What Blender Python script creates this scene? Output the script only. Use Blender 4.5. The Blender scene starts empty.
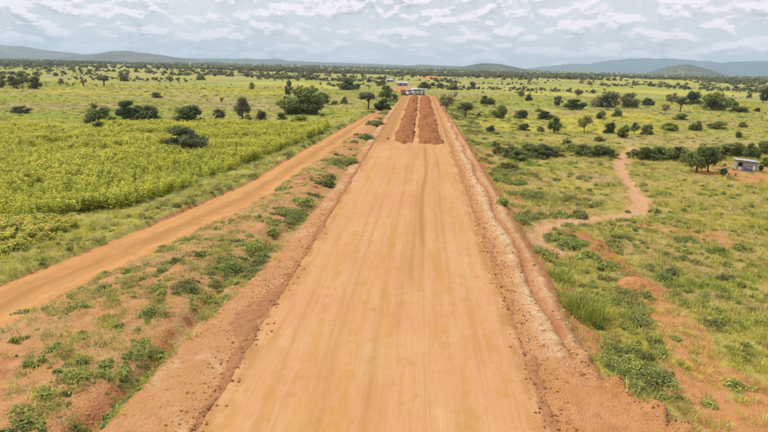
import bpy, bmesh, math, random
import numpy as np
from mathutils import Vector, Matrix

S = bpy.context.scene
C = S.collection
R = math.radians
rng = np.random.default_rng(7)
random.seed(7)

# ------------------------------------------------------------------ camera
F, CAM_H = 548.0, 13.0                       # focal length in photo pixels (768 wide), height in metres
PITCH, ROLL, YAW = R(15.3), R(1.4), R(-3.4)
f_ = np.array([math.sin(YAW)*math.cos(PITCH), math.cos(YAW)*math.cos(PITCH), -math.sin(PITCH)])
r0_ = np.array([math.cos(YAW), -math.sin(YAW), 0.0]); u0_ = np.cross(r0_, f_)
r_ = r0_*math.cos(ROLL)+u0_*math.sin(ROLL); u_ = u0_*math.cos(ROLL)-r0_*math.sin(ROLL)
cam = bpy.data.cameras.new('camera'); camo = bpy.data.objects.new('camera', cam); C.objects.link(camo)
camo.matrix_world = Matrix(((r_[0], u_[0], -f_[0], 0), (r_[1], u_[1], -f_[1], 0), (r_[2], u_[2], -f_[2], CAM_H), (0, 0, 0, 1)))
cam.sensor_width = 36; cam.lens = 36*F/768; cam.clip_start = 0.1; cam.clip_end = 60000
S.camera = camo

# ------------------------------------------------------------------ sky, sun, exposure
SUN_AZ, SUN_EL = R(-62), R(60)               # from the left, a little ahead, high
W = bpy.data.worlds.new('World'); S.world = W; W.use_nodes = True
wt = W.node_tree; wt.nodes.clear()

class NT:
    """tiny helper to write node trees"""
    def __init__(s, tree): s.t = tree
    def n(s, typ, **kw):
        nd = s.t.nodes.new(typ)
        for k, v in kw.items():
            if k == 'inp':
                for i, val in v.items(): s.put(nd, i, val)
            else: setattr(nd, k, v)
        return nd
    def put(s, nd, i, val):
        sock = nd.inputs[i]
        if isinstance(val, bpy.types.NodeSocket): s.t.links.new(val, sock)
        elif isinstance(val, (tuple, list)) and len(val) == 3 and sock.type == 'RGBA': sock.default_value = (*val, 1)
        else: sock.default_value = val
    def math(s, op, a, b=0.0, c=0.0, clamp=False):
        return s.n('ShaderNodeMath', operation=op, use_clamp=clamp, inp={0: a, 1: b, 2: c}).outputs[0]
    def vmath(s, op, a, b=(0, 0, 0)):
        return s.n('ShaderNodeVectorMath', operation=op, inp={0: a, 1: b}).outputs[0]
    def mix(s, fac, a, b, blend='MIX'):
        return s.n('ShaderNodeMix', data_type='RGBA', blend_type=blend, inp={0: fac, 6: a, 7: b}).outputs[2]
    def noise(s, vec, scale, detail=4, rough=0.55, dist=0.0):
        return s.n('ShaderNodeTexNoise', inp={'Vector': vec, 'Scale': scale, 'Detail': detail, 'Roughness': rough, 'Distortion': dist}).outputs[0]
    def step(s, v, a, b, lo=0.0, hi=1.0):
        return s.n('ShaderNodeMapRange', interpolation_type='SMOOTHSTEP', inp={0: v, 1: a, 2: b, 3: lo, 4: hi}).outputs[0]

w = NT(wt)
gen = w.n('ShaderNodeTexCoord').outputs['Generated']
sky = w.n('ShaderNodeTexSky', sky_type='NISHITA', sun_disc=False, sun_elevation=SUN_EL, sun_rotation=SUN_AZ, altitude=900, air_density=1.3, dust_density=2.5)
skyc = w.vmath('SCALE', sky.outputs[0]); skyc.node.inputs[3].default_value = 0.09
CTOP, CBASE, CDARK, CVEIL, CHOR = (0.80, 0.715, 0.745), (0.50, 0.515, 0.54), (0.29, 0.32, 0.35), (0.56, 0.565, 0.59), (0.51, 0.525, 0.55)
sepd = w.n('ShaderNodeSeparateXYZ', inp={0: gen})
zz = w.math('MAXIMUM', sepd.outputs[2], 0.0)
def cloud_p(dz):
    zq_ = w.math('ADD', zz, dz)
    zs_ = w.math('MULTIPLY', w.math('POWER', w.math('ADD', zq_, 0.008), 0.55), 1.55)      # puffs get flatter towards the horizon
    return w.n('ShaderNodeCombineXYZ', inp={0: sepd.outputs[0], 1: sepd.outputs[1], 2: zs_}).outputs[0]
def puffs(p):
    wv = w.vmath('SCALE', w.vmath('SUBTRACT', w.n('ShaderNodeTexNoise', inp={'Vector': p, 'Scale': 22.0, 'Detail': 3.0}).outputs[1], (0.5, 0.5, 0.5))); wv.node.inputs[3].default_value = 0.045
    q = w.vmath('ADD', p, wv)
    return w.math('ADD', w.math('MULTIPLY', w.noise(q, 15.0, 8, 0.58), 0.72), w.math('MULTIPLY', w.noise(q, 36.0, 6, 0.6), 0.28))
p1 = cloud_p(0.0)
n1 = puffs(p1); n2 = puffs(cloud_p(0.010))
big = w.noise(p1, 3.0, 2, 0.5)
dens = w.math('ADD', n1, w.math('MULTIPLY', w.math('SUBTRACT', big, 0.5), 0.30))
cov = w.step(dens, 0.395, 0.495)
lit = w.step(w.math('SUBTRACT', n1, n2), -0.03, 0.065)
thick = w.step(dens, 0.50, 0.64)
cloudc = w.mix(lit, w.mix(thick, CBASE, CDARK), CTOP)
veil = w.mix(0.85, skyc, CVEIL)                    # thin high cloud in the gaps
out = w.mix(w.math('MULTIPLY', cov, 0.85), veil, cloudc)
hz = w.step(zz, 0.0, 0.02)
out = w.mix(w.math('ADD', w.math('MULTIPLY', hz, 0.75), 0.25), CHOR, out)
bg = w.n('ShaderNodeBackground', inp={0: out, 1: 1.0})
w.t.links.new(bg.outputs[0], w.n('ShaderNodeOutputWorld').inputs[0])

sd = Vector((math.sin(SUN_AZ)*math.cos(SUN_EL), math.cos(SUN_AZ)*math.cos(SUN_EL), math.sin(SUN_EL)))
sl = bpy.data.lights.new('sun', 'SUN'); sl.energy = 3.0; sl.angle = R(7); sl.color = (1.0, 0.95, 0.87)
so = bpy.data.objects.new('sun', sl); C.objects.link(so); so.rotation_euler = sd.to_track_quat('Z', 'Y').to_euler(); so.location = (-60, 40, 120)

S.view_settings.view_transform = 'Standard'; S.view_settings.look = 'None'
S.view_settings.exposure = 0.5; S.view_settings.gamma = 1; S.view_settings.use_curve_mapping = False
S.render.engine = 'CYCLES'
S.cycles.use_denoising = True
S.cycles.max_bounces = 5; S.cycles.diffuse_bounces = 3; S.cycles.transmission_bounces = 3
S.cycles.volume_bounces = 0; S.cycles.transparent_max_bounces = 4

# ------------------------------------------------------------------ numeric helpers
def _h(ix, iy, s):
    n = (ix.astype(np.int64)*374761393 + iy.astype(np.int64)*668265263 + s*1442695041) & 0xffffffff
    n = ((n ^ (n >> 13))*1274126177) & 0xffffffff
    n = ((n ^ (n >> 16))*2246822519) & 0xffffffff
    return ((n ^ (n >> 15)) & 0xffff)/65535.0
def vnoise(x, y, s=0):
    x = np.asarray(x, float); y = np.asarray(y, float)
    ix = np.floor(x); iy = np.floor(y); fx = x-ix; fy = y-iy
    fx = fx*fx*(3-2*fx); fy = fy*fy*(3-2*fy)
    a = _h(ix, iy, s); b = _h(ix+1, iy, s); c = _h(ix, iy+1, s); d = _h(ix+1, iy+1, s)
    return (a*(1-fx)+b*fx)*(1-fy)+(c*(1-fx)+d*fx)*fy
def fbm(x, y, s=0, o=4):
    t = 0; a = .5
    for k in range(o):
        t = t+a*vnoise(x*2**k+17.3*k, y*2**k-9.1*k, s+k); a *= .5
    return t/(1-.5**o)
def sst(v, a, b):
    t = np.clip((v-a)/(b-a), 0, 1); return t*t*(3-2*t)
def gau(v, wd): return np.exp(-(v/wd)**2)
def polydist(x, y, pts):
    """distance to a polyline and the parameter along it"""
    best = np.full(np.shape(x), 1e9)
    for (ax, ay), (bx, by) in zip(pts[:-1], pts[1:]):
        dx, dy = bx-ax, by-ay
        t = np.clip(((x-ax)*dx+(y-ay)*dy)/(dx*dx+dy*dy), 0, 1)
        best = np.minimum(best, np.hypot(x-ax-t*dx, y-ay-t*dy))
    return best
def inpoly(x, y, pts):
    c = np.zeros(np.shape(x), bool)
    for (ax, ay), (bx, by) in zip(pts, pts[1:]+pts[:1]):
        if ay == by: continue
        c ^= ((ay > y) != (by > y)) & (x < (bx-ax)*(y-ay)/(by-ay)+ax)
    return c
def ray(px, py):
    return f_*F+r_*(px-384)+u_*(216-py)
def flat(px, py, z=0.0):
    d = ray(px, py); t = (z-CAM_H)/d[2]; return d[0]*t, d[1]*t
def depth(x, y, z=0.0):
    return float(np.dot(np.array([x, y, z-CAM_H]), f_))

# ------------------------------------------------------------------ lay of the land
def lin(y, ys, xs): return np.interp(y, ys, xs)
def x_verge(y):  return lin(y, [-30, 16, 23, 35, 57, 100, 153, 262], [-11.5, -11.3, -11.1, -9.9, -9.3, -9.3, -9.4, -8.6])
def x_trkR(y):   return lin(y, [-30, 24, 31, 40, 51.5, 85, 155, 180, 200], [-27, -20.9, -19.8, -17.8, -15.8, -13.9, -12.4, -11.2, -10])
def x_trkL(y):   return lin(y, [-30, 29.5, 45, 62, 85, 117, 157, 180, 200], [-32, -24.7, -21.7, -19.3, -18.5, -17.6, -15.4, -13.2, -11])
def x_out(y):    return lin(y, [-30, 10, 15, 18.5, 20.2, 22, 25.4, 33, 53, 97, 150, 262], [14, 13.2, 11.8, 10.6, 9.9, 8.6, 8.2, 8.9, 9.1, 9.0, 8.4, 7.2])

def wpath(pts, z=-0.9): return [flat(px, py, z) for px, py in pts]
PATH = wpath([(634, 146), (624, 154), (619, 168), (626, 180), (636, 192), (641, 205), (634, 213), (612, 217), (589, 220), (566, 222), (545, 226), (536, 236), (540, 246), (556, 252)])
BRANCH = wpath([(600, 224), (641, 226), (690, 230), (730, 236)])
SANDY = wpath([(640, 285), (676, 325), (695, 360), (700, 392), (712, 420), (735, 460)])
SPOIL = wpath([(562, 232), (585, 236), (598, 246), (612, 262), (632, 278), (655, 290)])
CROP = wpath([(-260, 222), (60, 217), (128, 208), (190, 187), (256, 161), (318, 134), (330, 124), (250, 122), (160, 125), (100, 128), (-160, 140)], -.3)
LOWCROP = wpath([(-200, 228), (55, 220), (86, 223), (58, 240), (0, 258), (-120, 300)], -.3)

def land(x, y):
    x = np.asarray(x, float); y = np.asarray(y, float)
    left = -0.25-0.6*sst(y, 70, 140); right = -0.9+0*y
    side = sst(x, -9, 9)
    z = left*(1-side)+right*side
    und = (fbm(x/38, y/38, 3, 3)-.5)*1.2*sst(np.abs(x+1), 14, 60)
    far = (fbm(x/420, y/420, 5, 3)-.5)*9*sst(y, 260, 900)+(fbm(x/2200, y/2200, 8, 3)-.5)*26*sst(y, 1500, 5000)
    return z+und+far-0.5*sst(y, 258, 300)*sst(y, 900, 400)

def gz(x, y, fine=True):
    x = np.asarray(x, float); y = np.asarray(y, float)
    L = land(x, y)
    n = (fbm(x/1.6, y/1.6, 11, 4)-.5)
    nf = (fbm(x/.35, y/.35, 12, 3)-.5) if fine else 0
    inroad = 1-sst(y, 266, 276)
    xv, xr, xl, xo = x_verge(y), x_trkR(y), x_trkL(y), x_out(y)
    # left of the road: shoulder, spoil bank, side track, field edge
    s = np.clip((xv-x)/np.maximum(xv-xr, 1), 0, 1)
    bank = np.sin(np.pi*s)**.8
    zl = L+(.55*bank+.5*n*bank*(1-sst(y, 120, 200))+.22*nf*bank)*(1-sst(y, 150, 200))
    zl = zl-.45*gau(xv-x-.9-.5*np.sin(y*.23), .42)*sst(y, 60, 30)*(.4+vnoise(y/3.1, y*0, 4))
    intrk = sst(x, xl-.3, xl+.3)*(1-sst(x, xr-.3, xr+.3))*(1-sst(y, 186, 205))
    lip = .28*gau(x-xl+.55, .5)*(1-sst(y, 150, 200))
    zl = (zl+lip)*(1-intrk)+(L-.18)*intrk
    zl = zl+.14*n*(1-intrk)*sst(-x, -xr, -xl)
    # right of the road: rubble berm, gully, slope down to the grassland
    ramp = sst(y, 25.5, 22.0)
    rub = np.abs(fbm(x/.9, y/2.2, 21, 4)-.5)*2
    berm = (.34*gau(x-6.9, .75)+.26*gau(x-8.1, .55))*(1-.6*rub)*(1-ramp)-.28*gau(x-7.55-.25*np.sin(y*.35)-.2*n, .22)*(1-ramp)
    edge = (.55*gau(x-xo+.15, .35)*sst(fbm(x/.6, y/.7, 25, 3), .38, .62)-.28*gau(x-xo-.35, .25)*sst(fbm(x/.7, y/.9, 26, 3), .42, .6))*ramp
    drop = sst(x, xo-.6, xo+2.2)
    zr = 0.0*(1-drop)+L*drop+berm*(1-sst(y, 180, 240))+edge+(.22*n+.24*nf)*sst(x, 5.6, 6.4)*(1-drop*.4)*(1-.6*ramp*sst(x, xo-.8, xo-1.4))
    zr = zr-.22*gau(x-xo-.5, .5)*(.3+vnoise(y/2.3, 0*y, 9))*(1-ramp)
    zr = zr-.30*np.abs(fbm(x/2.5, y/.8, 23, 3)-.5)*2*gau(x-xo-.6, 1.1)*(1-sst(y, 90, 160))
    for k, P_ in enumerate((PATH, BRANCH, SANDY)):
        d = polydist(x, y, P_); zr = zr-.10*gau(d, .9)
    dsp = polydist(x, y, SPOIL); zr = zr+.25*gau(dsp, 1.3)*(.5+1.2*n)
    zr = zr+.12*n*drop
    # compose
    zs_ = np.where(x < -1, zl, zr)
    sh = sst(x, xv-.4, xv+.5)                                 # graded shoulder level
    zc = -0.05+.10*n*(x < -7)+.05*nf
    zroad = np.where(x < 5.4, zc, zr)
    near = np.where(x < -1, sh, 1.0)*inroad
    z = np.where(x < -1, zs_*(1-near)+zroad*near, np.where(x < 5.4, zroad, zr)*inroad+L*(1-inroad))
    core = sst(x, -7.9, -7.4)*(1-sst(x, 5.1, 5.6))*inroad
    return z-.14*core

def ground_at(px, py):
    z = 0.0
    for _ in range(6):
        x, y = flat(px, py, z); z = float(gz(np.array([x]), np.array([y]))[0])
    return x, y, z

# soft patches of colour of the vegetation itself, given where they lie (photo row/column -> place on the ground)
PATCH = []
def patch(px, py, rx, ry, kind, st=1.0):
    x, y = flat(px, py, -.6); d = depth(x, y)
    ya, yb = flat(px, py+ry, -.6)[1], flat(px, py-ry, -.6)[1]
    PATCH.append((x, (ya+yb)/2, rx*d/F, abs(yb-ya)/2, kind, st))
for a in [(60, 118, 80, 4, 'lush', 1.2), (150, 112, 60, 2.5, 'lush'), (20, 96, 60, 2, 'lush'), (210, 99, 70, 2, 'tan'), (330, 98, 40, 2.0, 'tan', .8), (290, 83, 60, 1.5, 'yellow'), (600, 100, 50, 2, 'tan', .8), (700, 99, 60, 1.6, 'lush'), (520, 126, 40, 4, 'yellow'), (610, 128, 60, 4, 'yellow', .9), (150, 86, 120, 2.2, 'yellow'), (40, 84, 60, 3, 'lush'), (50, 104, 110, 3.5, 'tan'), (240, 106, 70, 3.5, 'tan'), (110, 92, 90, 2, 'yellow'),
          (20, 128, 60, 5, 'yellow'), (230, 82, 60, 2.0, 'lush'), (330, 86, 28, 1.6, 'yellow'), (280, 77, 80, 1.4, 'tan'), (330, 115, 40, 6, 'lush', .6), (250, 91, 60, 3, 'yellow'),
          (500, 118, 46, 7, 'yellow'), (575, 118, 40, 9, 'yellow'), (640, 118, 50, 6, 'yellow'), (560, 93, 60, 1.8, 'yellow'), (640, 88, 110, 2.2, 'lush'), (690, 92, 90, 2.0, 'yellow'),
          (470, 93, 40, 1.6, 'tan'), (555, 112, 26, 2.0, 'tan'), (720, 122, 60, 4, 'tan', .8), (690, 140, 90, 5, 'tan', .7), (550, 164, 34, 4, 'lush'), (520, 104, 30, 2.5, 'lush', .7),
          (700, 190, 60, 10, 'yellow', .7), (730, 218, 60, 7, 'yellow', .8), (720, 280, 60, 16, 'lush', .7), (590, 176, 30, 6, 'tan', .9), (650, 245, 50, 12, 'tan', .6), (700, 265, 30, 8, 'tan', .6), (540, 180, 16, 4, 'tan', .7),
          (610, 210, 50, 10, 'lush', .4), (250, 125, 50, 4, 'tan', .4), (740, 80, 60, 1.2, 'lush'), (40, 75, 100, 1.2, 'tan', .6), (740, 174, 46, 8, 'soil', 1.4), (455, 150, 10, 10, 'soil', .6), (485, 165, 9, 5, 'soil', .8),
          (640, 283, 22, 7, 'soil', .9), (598, 246, 12, 8, 'soil', .7), (730, 395, 70, 40, 'soil', .85), (690, 350, 16, 20, 'soil', .7), (640, 300, 26, 10, 'tan', .7), (610, 330, 16, 7, 'soil', .6), (752, 232, 16, 3, 'tan'), (430, 77, 16, 1.5, 'soil', 1.3), (403, 87, 14, 4, 'soil', .8)]:
    patch(*a)

def zones(x, y):
    """what covers the ground: soil, pale, red, lush, yellow, tan (0..1)"""
    n = fbm(x/3.0, y/3.0, 31, 4); nb = fbm(x/14, y/14, 32, 4); nl = fbm(x/90, y/55, 33, 4); nf = fbm(x/.7, y/.7, 34, 3)
    xv, xr, xl, xo = x_verge(y), x_trkR(y), x_trkL(y), x_out(y)
    jit = (n-.5)*2.2+(nf-.5)*1.0
    road = sst(x+jit*.55, xv-.5, xv+.5)*(1-sst(x+jit*.5, xo-.3, xo+.5))*(1-sst(y, 256, 275))
    onbank = sst(x, xr-.2, xr+.5)*(1-sst(x, xv-.5, xv))*(1-sst(y, 130, 190))
    soil = np.maximum(road, onbank*sst(nb*.55+nf*.45+.10*gau(x-xr-3, 4), .415, .59)*.97)
    trk = sst(x+jit*.3, xl-.3, xl+.2)*(1-sst(x+jit*.3, xr-.1, xr+.5))*(1-sst(y, 190, 210))
    soil = np.maximum(soil, trk)
    rgt = sst(x, xo-.5, xo+.5)
    for P_, wd, k in ((PATH, 1.15, .88), (BRANCH, 1.1, .55), (SANDY, 1.2, .62), (SPOIL, 1.0, .75)):
        d = polydist(x, y, P_); soil = np.maximum(soil, k*(1-sst(d+jit*.75, wd*.35, wd*1.8)))
    close = rgt*np.exp(-np.maximum(x-xo, 0)/4.5)*(1-sst(y, 120, 220))
    soil = np.maximum(soil, close*sst(n*.6+nf*.4, .38, .60))
    soil = np.maximum(soil, rgt*sst(nb*.6+n*.2+nf*.2, .52, .62)*.62*(1-sst(y, 100, 170)))
    pale = np.maximum(sst(x+jit*.3, xv-.2, xv+.8)*(1-sst(x, -8.4, -7.6))*(.10+.55*sst(n, .42, .60)), (gau(x-6.95, .65)+.7*gau(x-8.15, .4))*(1-sst(y, 110, 190))*.9*sst(y, 22, 25)*(.35+.75*sst(n*.5+nf*.5, .36, .58)))
    pale = np.maximum(pale, (1-sst(polydist(x, y, PATH), .5, 2.2))*.45)
    pale = np.maximum(pale, onbank*.12)
    red = .9*gau(xv-x-1.0-.5*np.sin(y*.23), .6)*(.5+n)*sst(y, 70, 40)+.8*gau(x-xo+.1, .55)*(.3+n)*(1-sst(y, 140, 220))*sst(y, 24, 28)+.75*gau(x-7.55-.25*np.sin(y*.35), .28)*sst(y, 24, 27)
    red = np.maximum(red, .75*(1-sst(polydist(x, y, SPOIL), .3, 2.0)))
    red = np.maximum(red, .55*onbank*sst(fbm(x/2.2, y/2.2, 38, 3), .56, .66))
    lush = .22+.9*(nb-.5)+.0*y; yel = .35+1.3*(nl-.5); tan = .22+1.6*(fbm(x/60, y/30, 36, 4)-.5)
    near_r = rgt*(1-sst(y, 130, 200))
    tan = tan*(1-near_r)+near_r*(.34+1.5*(nb-.5)+.5*(n-.5)); yel = yel*(1-near_r)+near_r*(.38+1.2*(fbm(x/9, y/9, 39, 3)-.5))
    tan = tan+onbank*(.35+.8*(n-.5))
    wob = (n-.5)*.35+(nb-.5)*.6+(nl-.5)*.35
    for (cx, cy, rx, ry, kind, st) in PATCH:
        d = np.hypot((x-cx)/rx, (y-cy)/ry)+wob
        m = st*(1-sst(d, .55, 1.25))
        if kind == 'lush': lush = np.maximum(lush, m); tan = tan*(1-.8*m)
        elif kind == 'yellow': yel = np.maximum(yel, m); tan = tan*(1-.7*m)
        elif kind == 'tan': tan = np.maximum(tan, m); lush = lush*(1-.6*m)
        else: soil = np.maximum(soil, np.minimum(m, 1)*sst(nf*.5+n*.5, .30, .50))
    cl = lambda v: np.clip(v, 0, 1)
    return cl(soil), cl(pale), cl(red), cl(lush), cl(yel), cl(tan)

# ------------------------------------------------------------------ mesh + object helpers
def fast_mesh(name, verts, faces, mats=(), smooth=False, midx=None):
    """verts (n,3), faces (m,k) all with k corners"""
    verts = np.asarray(verts, np.float32); faces = np.asarray(faces, np.int32)
    me = bpy.data.meshes.new(name)
    me.vertices.add(len(verts)); me.vertices.foreach_set('co', verts.ravel())
    k = faces.shape[1]
    me.loops.add(faces.size); me.loops.foreach_set('vertex_index', faces.ravel())
    me.polygons.add(len(faces)); me.polygons.foreach_set('loop_start', np.arange(0, faces.size, k, dtype=np.int32))
    me.polygons.foreach_set('loop_total', np.full(len(faces), k, np.int32))
    if midx is not None: me.polygons.foreach_set('material_index', np.asarray(midx, np.int32))
    me.polygons.foreach_set('use_smooth', np.full(len(faces), smooth, bool))
    for m in mats: me.materials.append(m)
    me.update(calc_edges=True); me.validate()
    return me
def grid_faces(nr, nc):
    i = np.arange((nr-1)*(nc-1)); r, c = i//(nc-1), i % (nc-1); a = r*nc+c
    return np.stack([a, a+1, a+nc+1, a+nc], 1)
def link(name, me, parent=None, **props):
    o = bpy.data.objects.new(name, me); C.objects.link(o)
    if parent: o.parent = parent
    for k, v in props.items(): o[k] = v
    return o
def empty(name, loc, rz=0, scale=(1, 1, 1), **props):
    o = bpy.data.objects.new(name, None); C.objects.link(o); o.location = loc; o.rotation_euler = (0, 0, rz); o.scale = scale
    o.empty_display_size = .2
    for k, v in props.items(): o[k] = v
    return o

# ------------------------------------------------------------------ materials
def new_mat(name):
    m = bpy.data.materials.new(name); m.use_nodes = True; t = m.node_tree; t.nodes.clear(); return m, NT(t)
def finish(k, col, rough=.9, spec=.15, bump=None, bdist=.03, bstr=1.0, shader=None):
    if shader is None:
        b = k.n('ShaderNodeBsdfPrincipled', inp={'Base Color': col, 'Roughness': rough, 'Specular IOR Level': spec})
        if bump is not None:
            bn = k.n('ShaderNodeBump', inp={'Height': bump, 'Distance': bdist, 'Strength': bstr}); k.t.links.new(bn.outputs[0], b.inputs['Normal'])
        shader = b.outputs[0]
    k.t.links.new(shader, k.n('ShaderNodeOutputMaterial').inputs[0])

ORANGE, PALE, REDS = (.46, .235, .098), (.50, .345, .19), (.36, .135, .055)
def soil_nodes(k, pos, pale, red):
    a = k.noise(pos, .6, 5, .6); b = k.noise(pos, 3.0, 5, .62); c = k.noise(pos, 11.0, 3, .6)
    col = k.mix(k.step(a, .35, .65), (0.443, 0.214, 0.095), (0.396, 0.194, 0.066))
    col = k.mix(k.math('MULTIPLY', k.step(b, .45, .7), .55), col, (0.320, 0.157, 0.068))
    pal = k.mix(k.step(b, .35, .65), (0.471, 0.324, 0.178), (0.642, 0.491, 0.313))
    vo = k.n('ShaderNodeTexVoronoi', feature='DISTANCE_TO_EDGE', inp={'Vector': k.vmath('ADD', pos, k.n('ShaderNodeTexNoise', inp={'Vector': pos, 'Scale': 1.2, 'Detail': 4.0}).outputs[1]), 'Scale': 3.6})
    pal = k.mix(k.step(vo.outputs[0], .0, .07, .38, 0), pal, (0.310, 0.157, 0.073))
    pal = k.mix(k.step(k.noise(pos, 5.0, 6, .72), .50, .62, 0, .55), pal, (.36, .19, .09))
    col = k.mix(pale, col, pal)
    col = k.mix(k.step(k.noise(pos, 1.5, 6, .7, .6), .52, .66, 0, .45), col, (0.282, 0.133, 0.056))
    col = k.mix(red, col, k.mix(b, (0.245, 0.091, 0.041), (0.414, 0.162, 0.064)))
    col = k.mix(k.step(c, .62, .78, 0, .5), col, (0.565, 0.380, 0.233))
    return col, b, c

m_ground, k = new_mat('ground_cover')
pos = k.n('ShaderNodeNewGeometry').outputs['Position']
za = k.n('ShaderNodeSeparateColor', inp={0: k.n('ShaderNodeAttribute', attribute_name='za').outputs['Color']}).outputs
zb = k.n('ShaderNodeSeparateColor', inp={0: k.n('ShaderNodeAttribute', attribute_name='zb').outputs['Color']}).outputs
soilc, sb, sc = soil_nodes(k, pos, za[1], za[2])
g0 = k.noise(pos, .045, 5, .6); g1 = k.noise(pos, .35, 5, .62); g2 = k.noise(pos, 2.4, 4, .65); g3 = k.noise(pos, 9.0, 3, .6)
grass = k.mix(k.step(g1, .35, .65), (.175, .195, .045), (.265, .260, .070))
grass = k.mix(zb[0], grass, k.mix(g1, (.165, .205, .038), (.265, .300, .052)))
grass = k.mix(zb[1], grass, k.mix(g2, (.35, .325, .048), (.46, .40, .062)))
grass = k.mix(zb[2], grass, k.mix(g2, (.27, .215, .095), (.43, .345, .18)))
grass = k.mix(k.step(g2, .50, .68, 0, .5), grass, (.07, .085, .028))
grass = k.mix(k.step(g0, .52, .66, 0, .4), grass, (.16, .165, .06))
grass = k.mix(k.step(g3, .54, .74, 0, .35), grass, (.34, .27, .12))
f1 = k.noise(pos, .12, 6, .68); f2 = k.noise(pos, .03, 5, .6)
grass = k.mix(k.step(f1, .54, .64, 0, .5), grass, (.085, .105, .034))
grass = k.mix(k.step(f2, .56, .68, 0, .5), grass, (.32, .275, .11))
grass = k.mix(k.step(f2, .42, .34, 0, .4), grass, (.20, .255, .04))
nearb = k.n('ShaderNodeAttribute', attribute_name='zc').outputs['Fac']
grass = k.mix(nearb, grass, k.mix(g2, (.34, .185, .080), (.45, .265, .125)))
sm = k.math('ADD', za[0], k.math('ADD', k.math('MULTIPLY', k.math('SUBTRACT', g2, .5), .9), k.math('MULTIPLY', k.math('SUBTRACT', g3, .5), .6)))
col = k.mix(k.step(sm, .38, .62), grass, soilc)
bmp = k.math('ADD', k.math('MULTIPLY', g2, .7), k.math('ADD', g3, k.math('MULTIPLY', sc, .4)))
finish(k, col, .95, .08, bmp, .10)

def mat_road(name, track=False):
    m, k = new_mat(name)
    pos = k.n('ShaderNodeNewGeometry').outputs['Position']
    at_ = k.n('ShaderNodeSeparateColor', inp={0: k.n('ShaderNodeAttribute', attribute_name='uvr').outputs['Color']}).outputs
    def lanes(ky, off): return k.n('ShaderNodeCombineXYZ', inp={0: k.math('MULTIPLY', at_[0], 14.0), 1: k.math('MULTIPLY', at_[1], 26.0/.12*ky), 2: off}).outputs[0]
    mp = lanes(.10, 0.0)
    s1 = k.noise(lanes(.035, 0.0), .6, 5, .62, .3); s2 = k.noise(lanes(.045, 2.0), 1.6, 5, .66, .2)
    s3 = k.noise(lanes(.02, 5.0), 5.5, 4, .6); s4 = k.noise(lanes(.06, 7.0), 13.0, 3, .6)
    a = k.noise(pos, .16, 5, .62); b = k.noise(pos, 1.1, 6, .68); c = k.noise(pos, 7, 4, .65); d_ = k.noise(pos, 30, 2, .5)
    if track: base = k.mix(k.step(s1, .38, .62), (0.447, 0.241, 0.082), (0.409, 0.193, 0.066))
    else:
        base = k.mix(k.step(a, .36, .64), (0.436, 0.222, 0.108), (0.444, 0.251, 0.112))
        base = k.mix(k.step(s1, .50, .66, 0, .6), base, (0.409, 0.222, 0.062))
        base = k.mix(k.step(k.math('ADD', k.math('MULTIPLY', s2, .6), k.math('MULTIPLY', a, .4)), .52, .66, 0, .7), base, (0.436, 0.288, 0.141))
    base = k.mix(k.step(s4, .52, .68, 0, .14), base, (0.353, 0.178, 0.059))
    base = k.mix(k.step(s4, .46, .34, 0, .16), base, (0.582, 0.379, 0.198))
    base = k.mix(k.step(s3, .53, .68, 0, .34), base, (0.340, 0.176, 0.056) if not track else (0.303, 0.149, 0.056))
    pt = k.math('ADD', k.math('MULTIPLY', k.noise(mp, .9, 7, .72, .3), .65), k.math('MULTIPLY', b, .35))
    base = k.mix(k.step(pt, .505, .56, 0, .6), base, (0.394, 0.207, 0.057) if not track else (0.367, 0.182, 0.071))
    base = k.mix(k.step(pt, .44, .36, 0, .5), base, (0.477, 0.321, 0.169))
    base = k.mix(k.step(b, .54, .74, 0, .38), base, (0.330, 0.163, 0.071))
    base = k.mix(k.step(c, .58, .76, 0, .3), base, (0.532, 0.354, 0.197))
    base = k.mix(k.step(d_, .60, .75, 0, .22), base, (0.275, 0.144, 0.056))
    wet = at_[2]
    base = k.mix(wet, base, k.mix(s2, (0.284, 0.144, 0.054), (0.357, 0.188, 0.057)))
    finish(k, base, .92, .1, k.math('ADD', k.math('MULTIPLY', c, .5), k.math('ADD', k.math('MULTIPLY', s3, .8), k.math('MULTIPLY', d_, .25))), .03)
    return m
m_road = mat_road('road_earth'); m_track = mat_road('track_earth', True)

def mat_loose(name, c1, c2, c3):
    m, k = new_mat(name)
    pos = k.n('ShaderNodeNewGeometry').outputs['Position']
    a = k.noise(pos, .5, 4, .6); b = k.noise(pos, 2.6, 5, .65); c = k.noise(pos, 9, 4, .65)
    col = k.mix(k.step(b, .35, .66), c1, c2); col = k.mix(k.step(c, .56, .76, 0, .6), col, c3); col = k.mix(k.step(a, .5, .68, 0, .4), col, c2)
    finish(k, col, .95, .08, k.math('ADD', b, c), .09)
    return m
m_loose = mat_loose('loose_red_earth', (.21, .080, .033), (.35, .148, .055), (.48, .24, .105))
m_windrow = mat_loose('windrow_earth', (0.290, 0.136, 0.061), (0.370, 0.180, 0.081), (0.458, 0.264, 0.144))
m_mound = mat_loose('mound_earth', (0.387, 0.163, 0.059), (0.475, 0.238, 0.099), (0.317, 0.128, 0.050))

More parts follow.
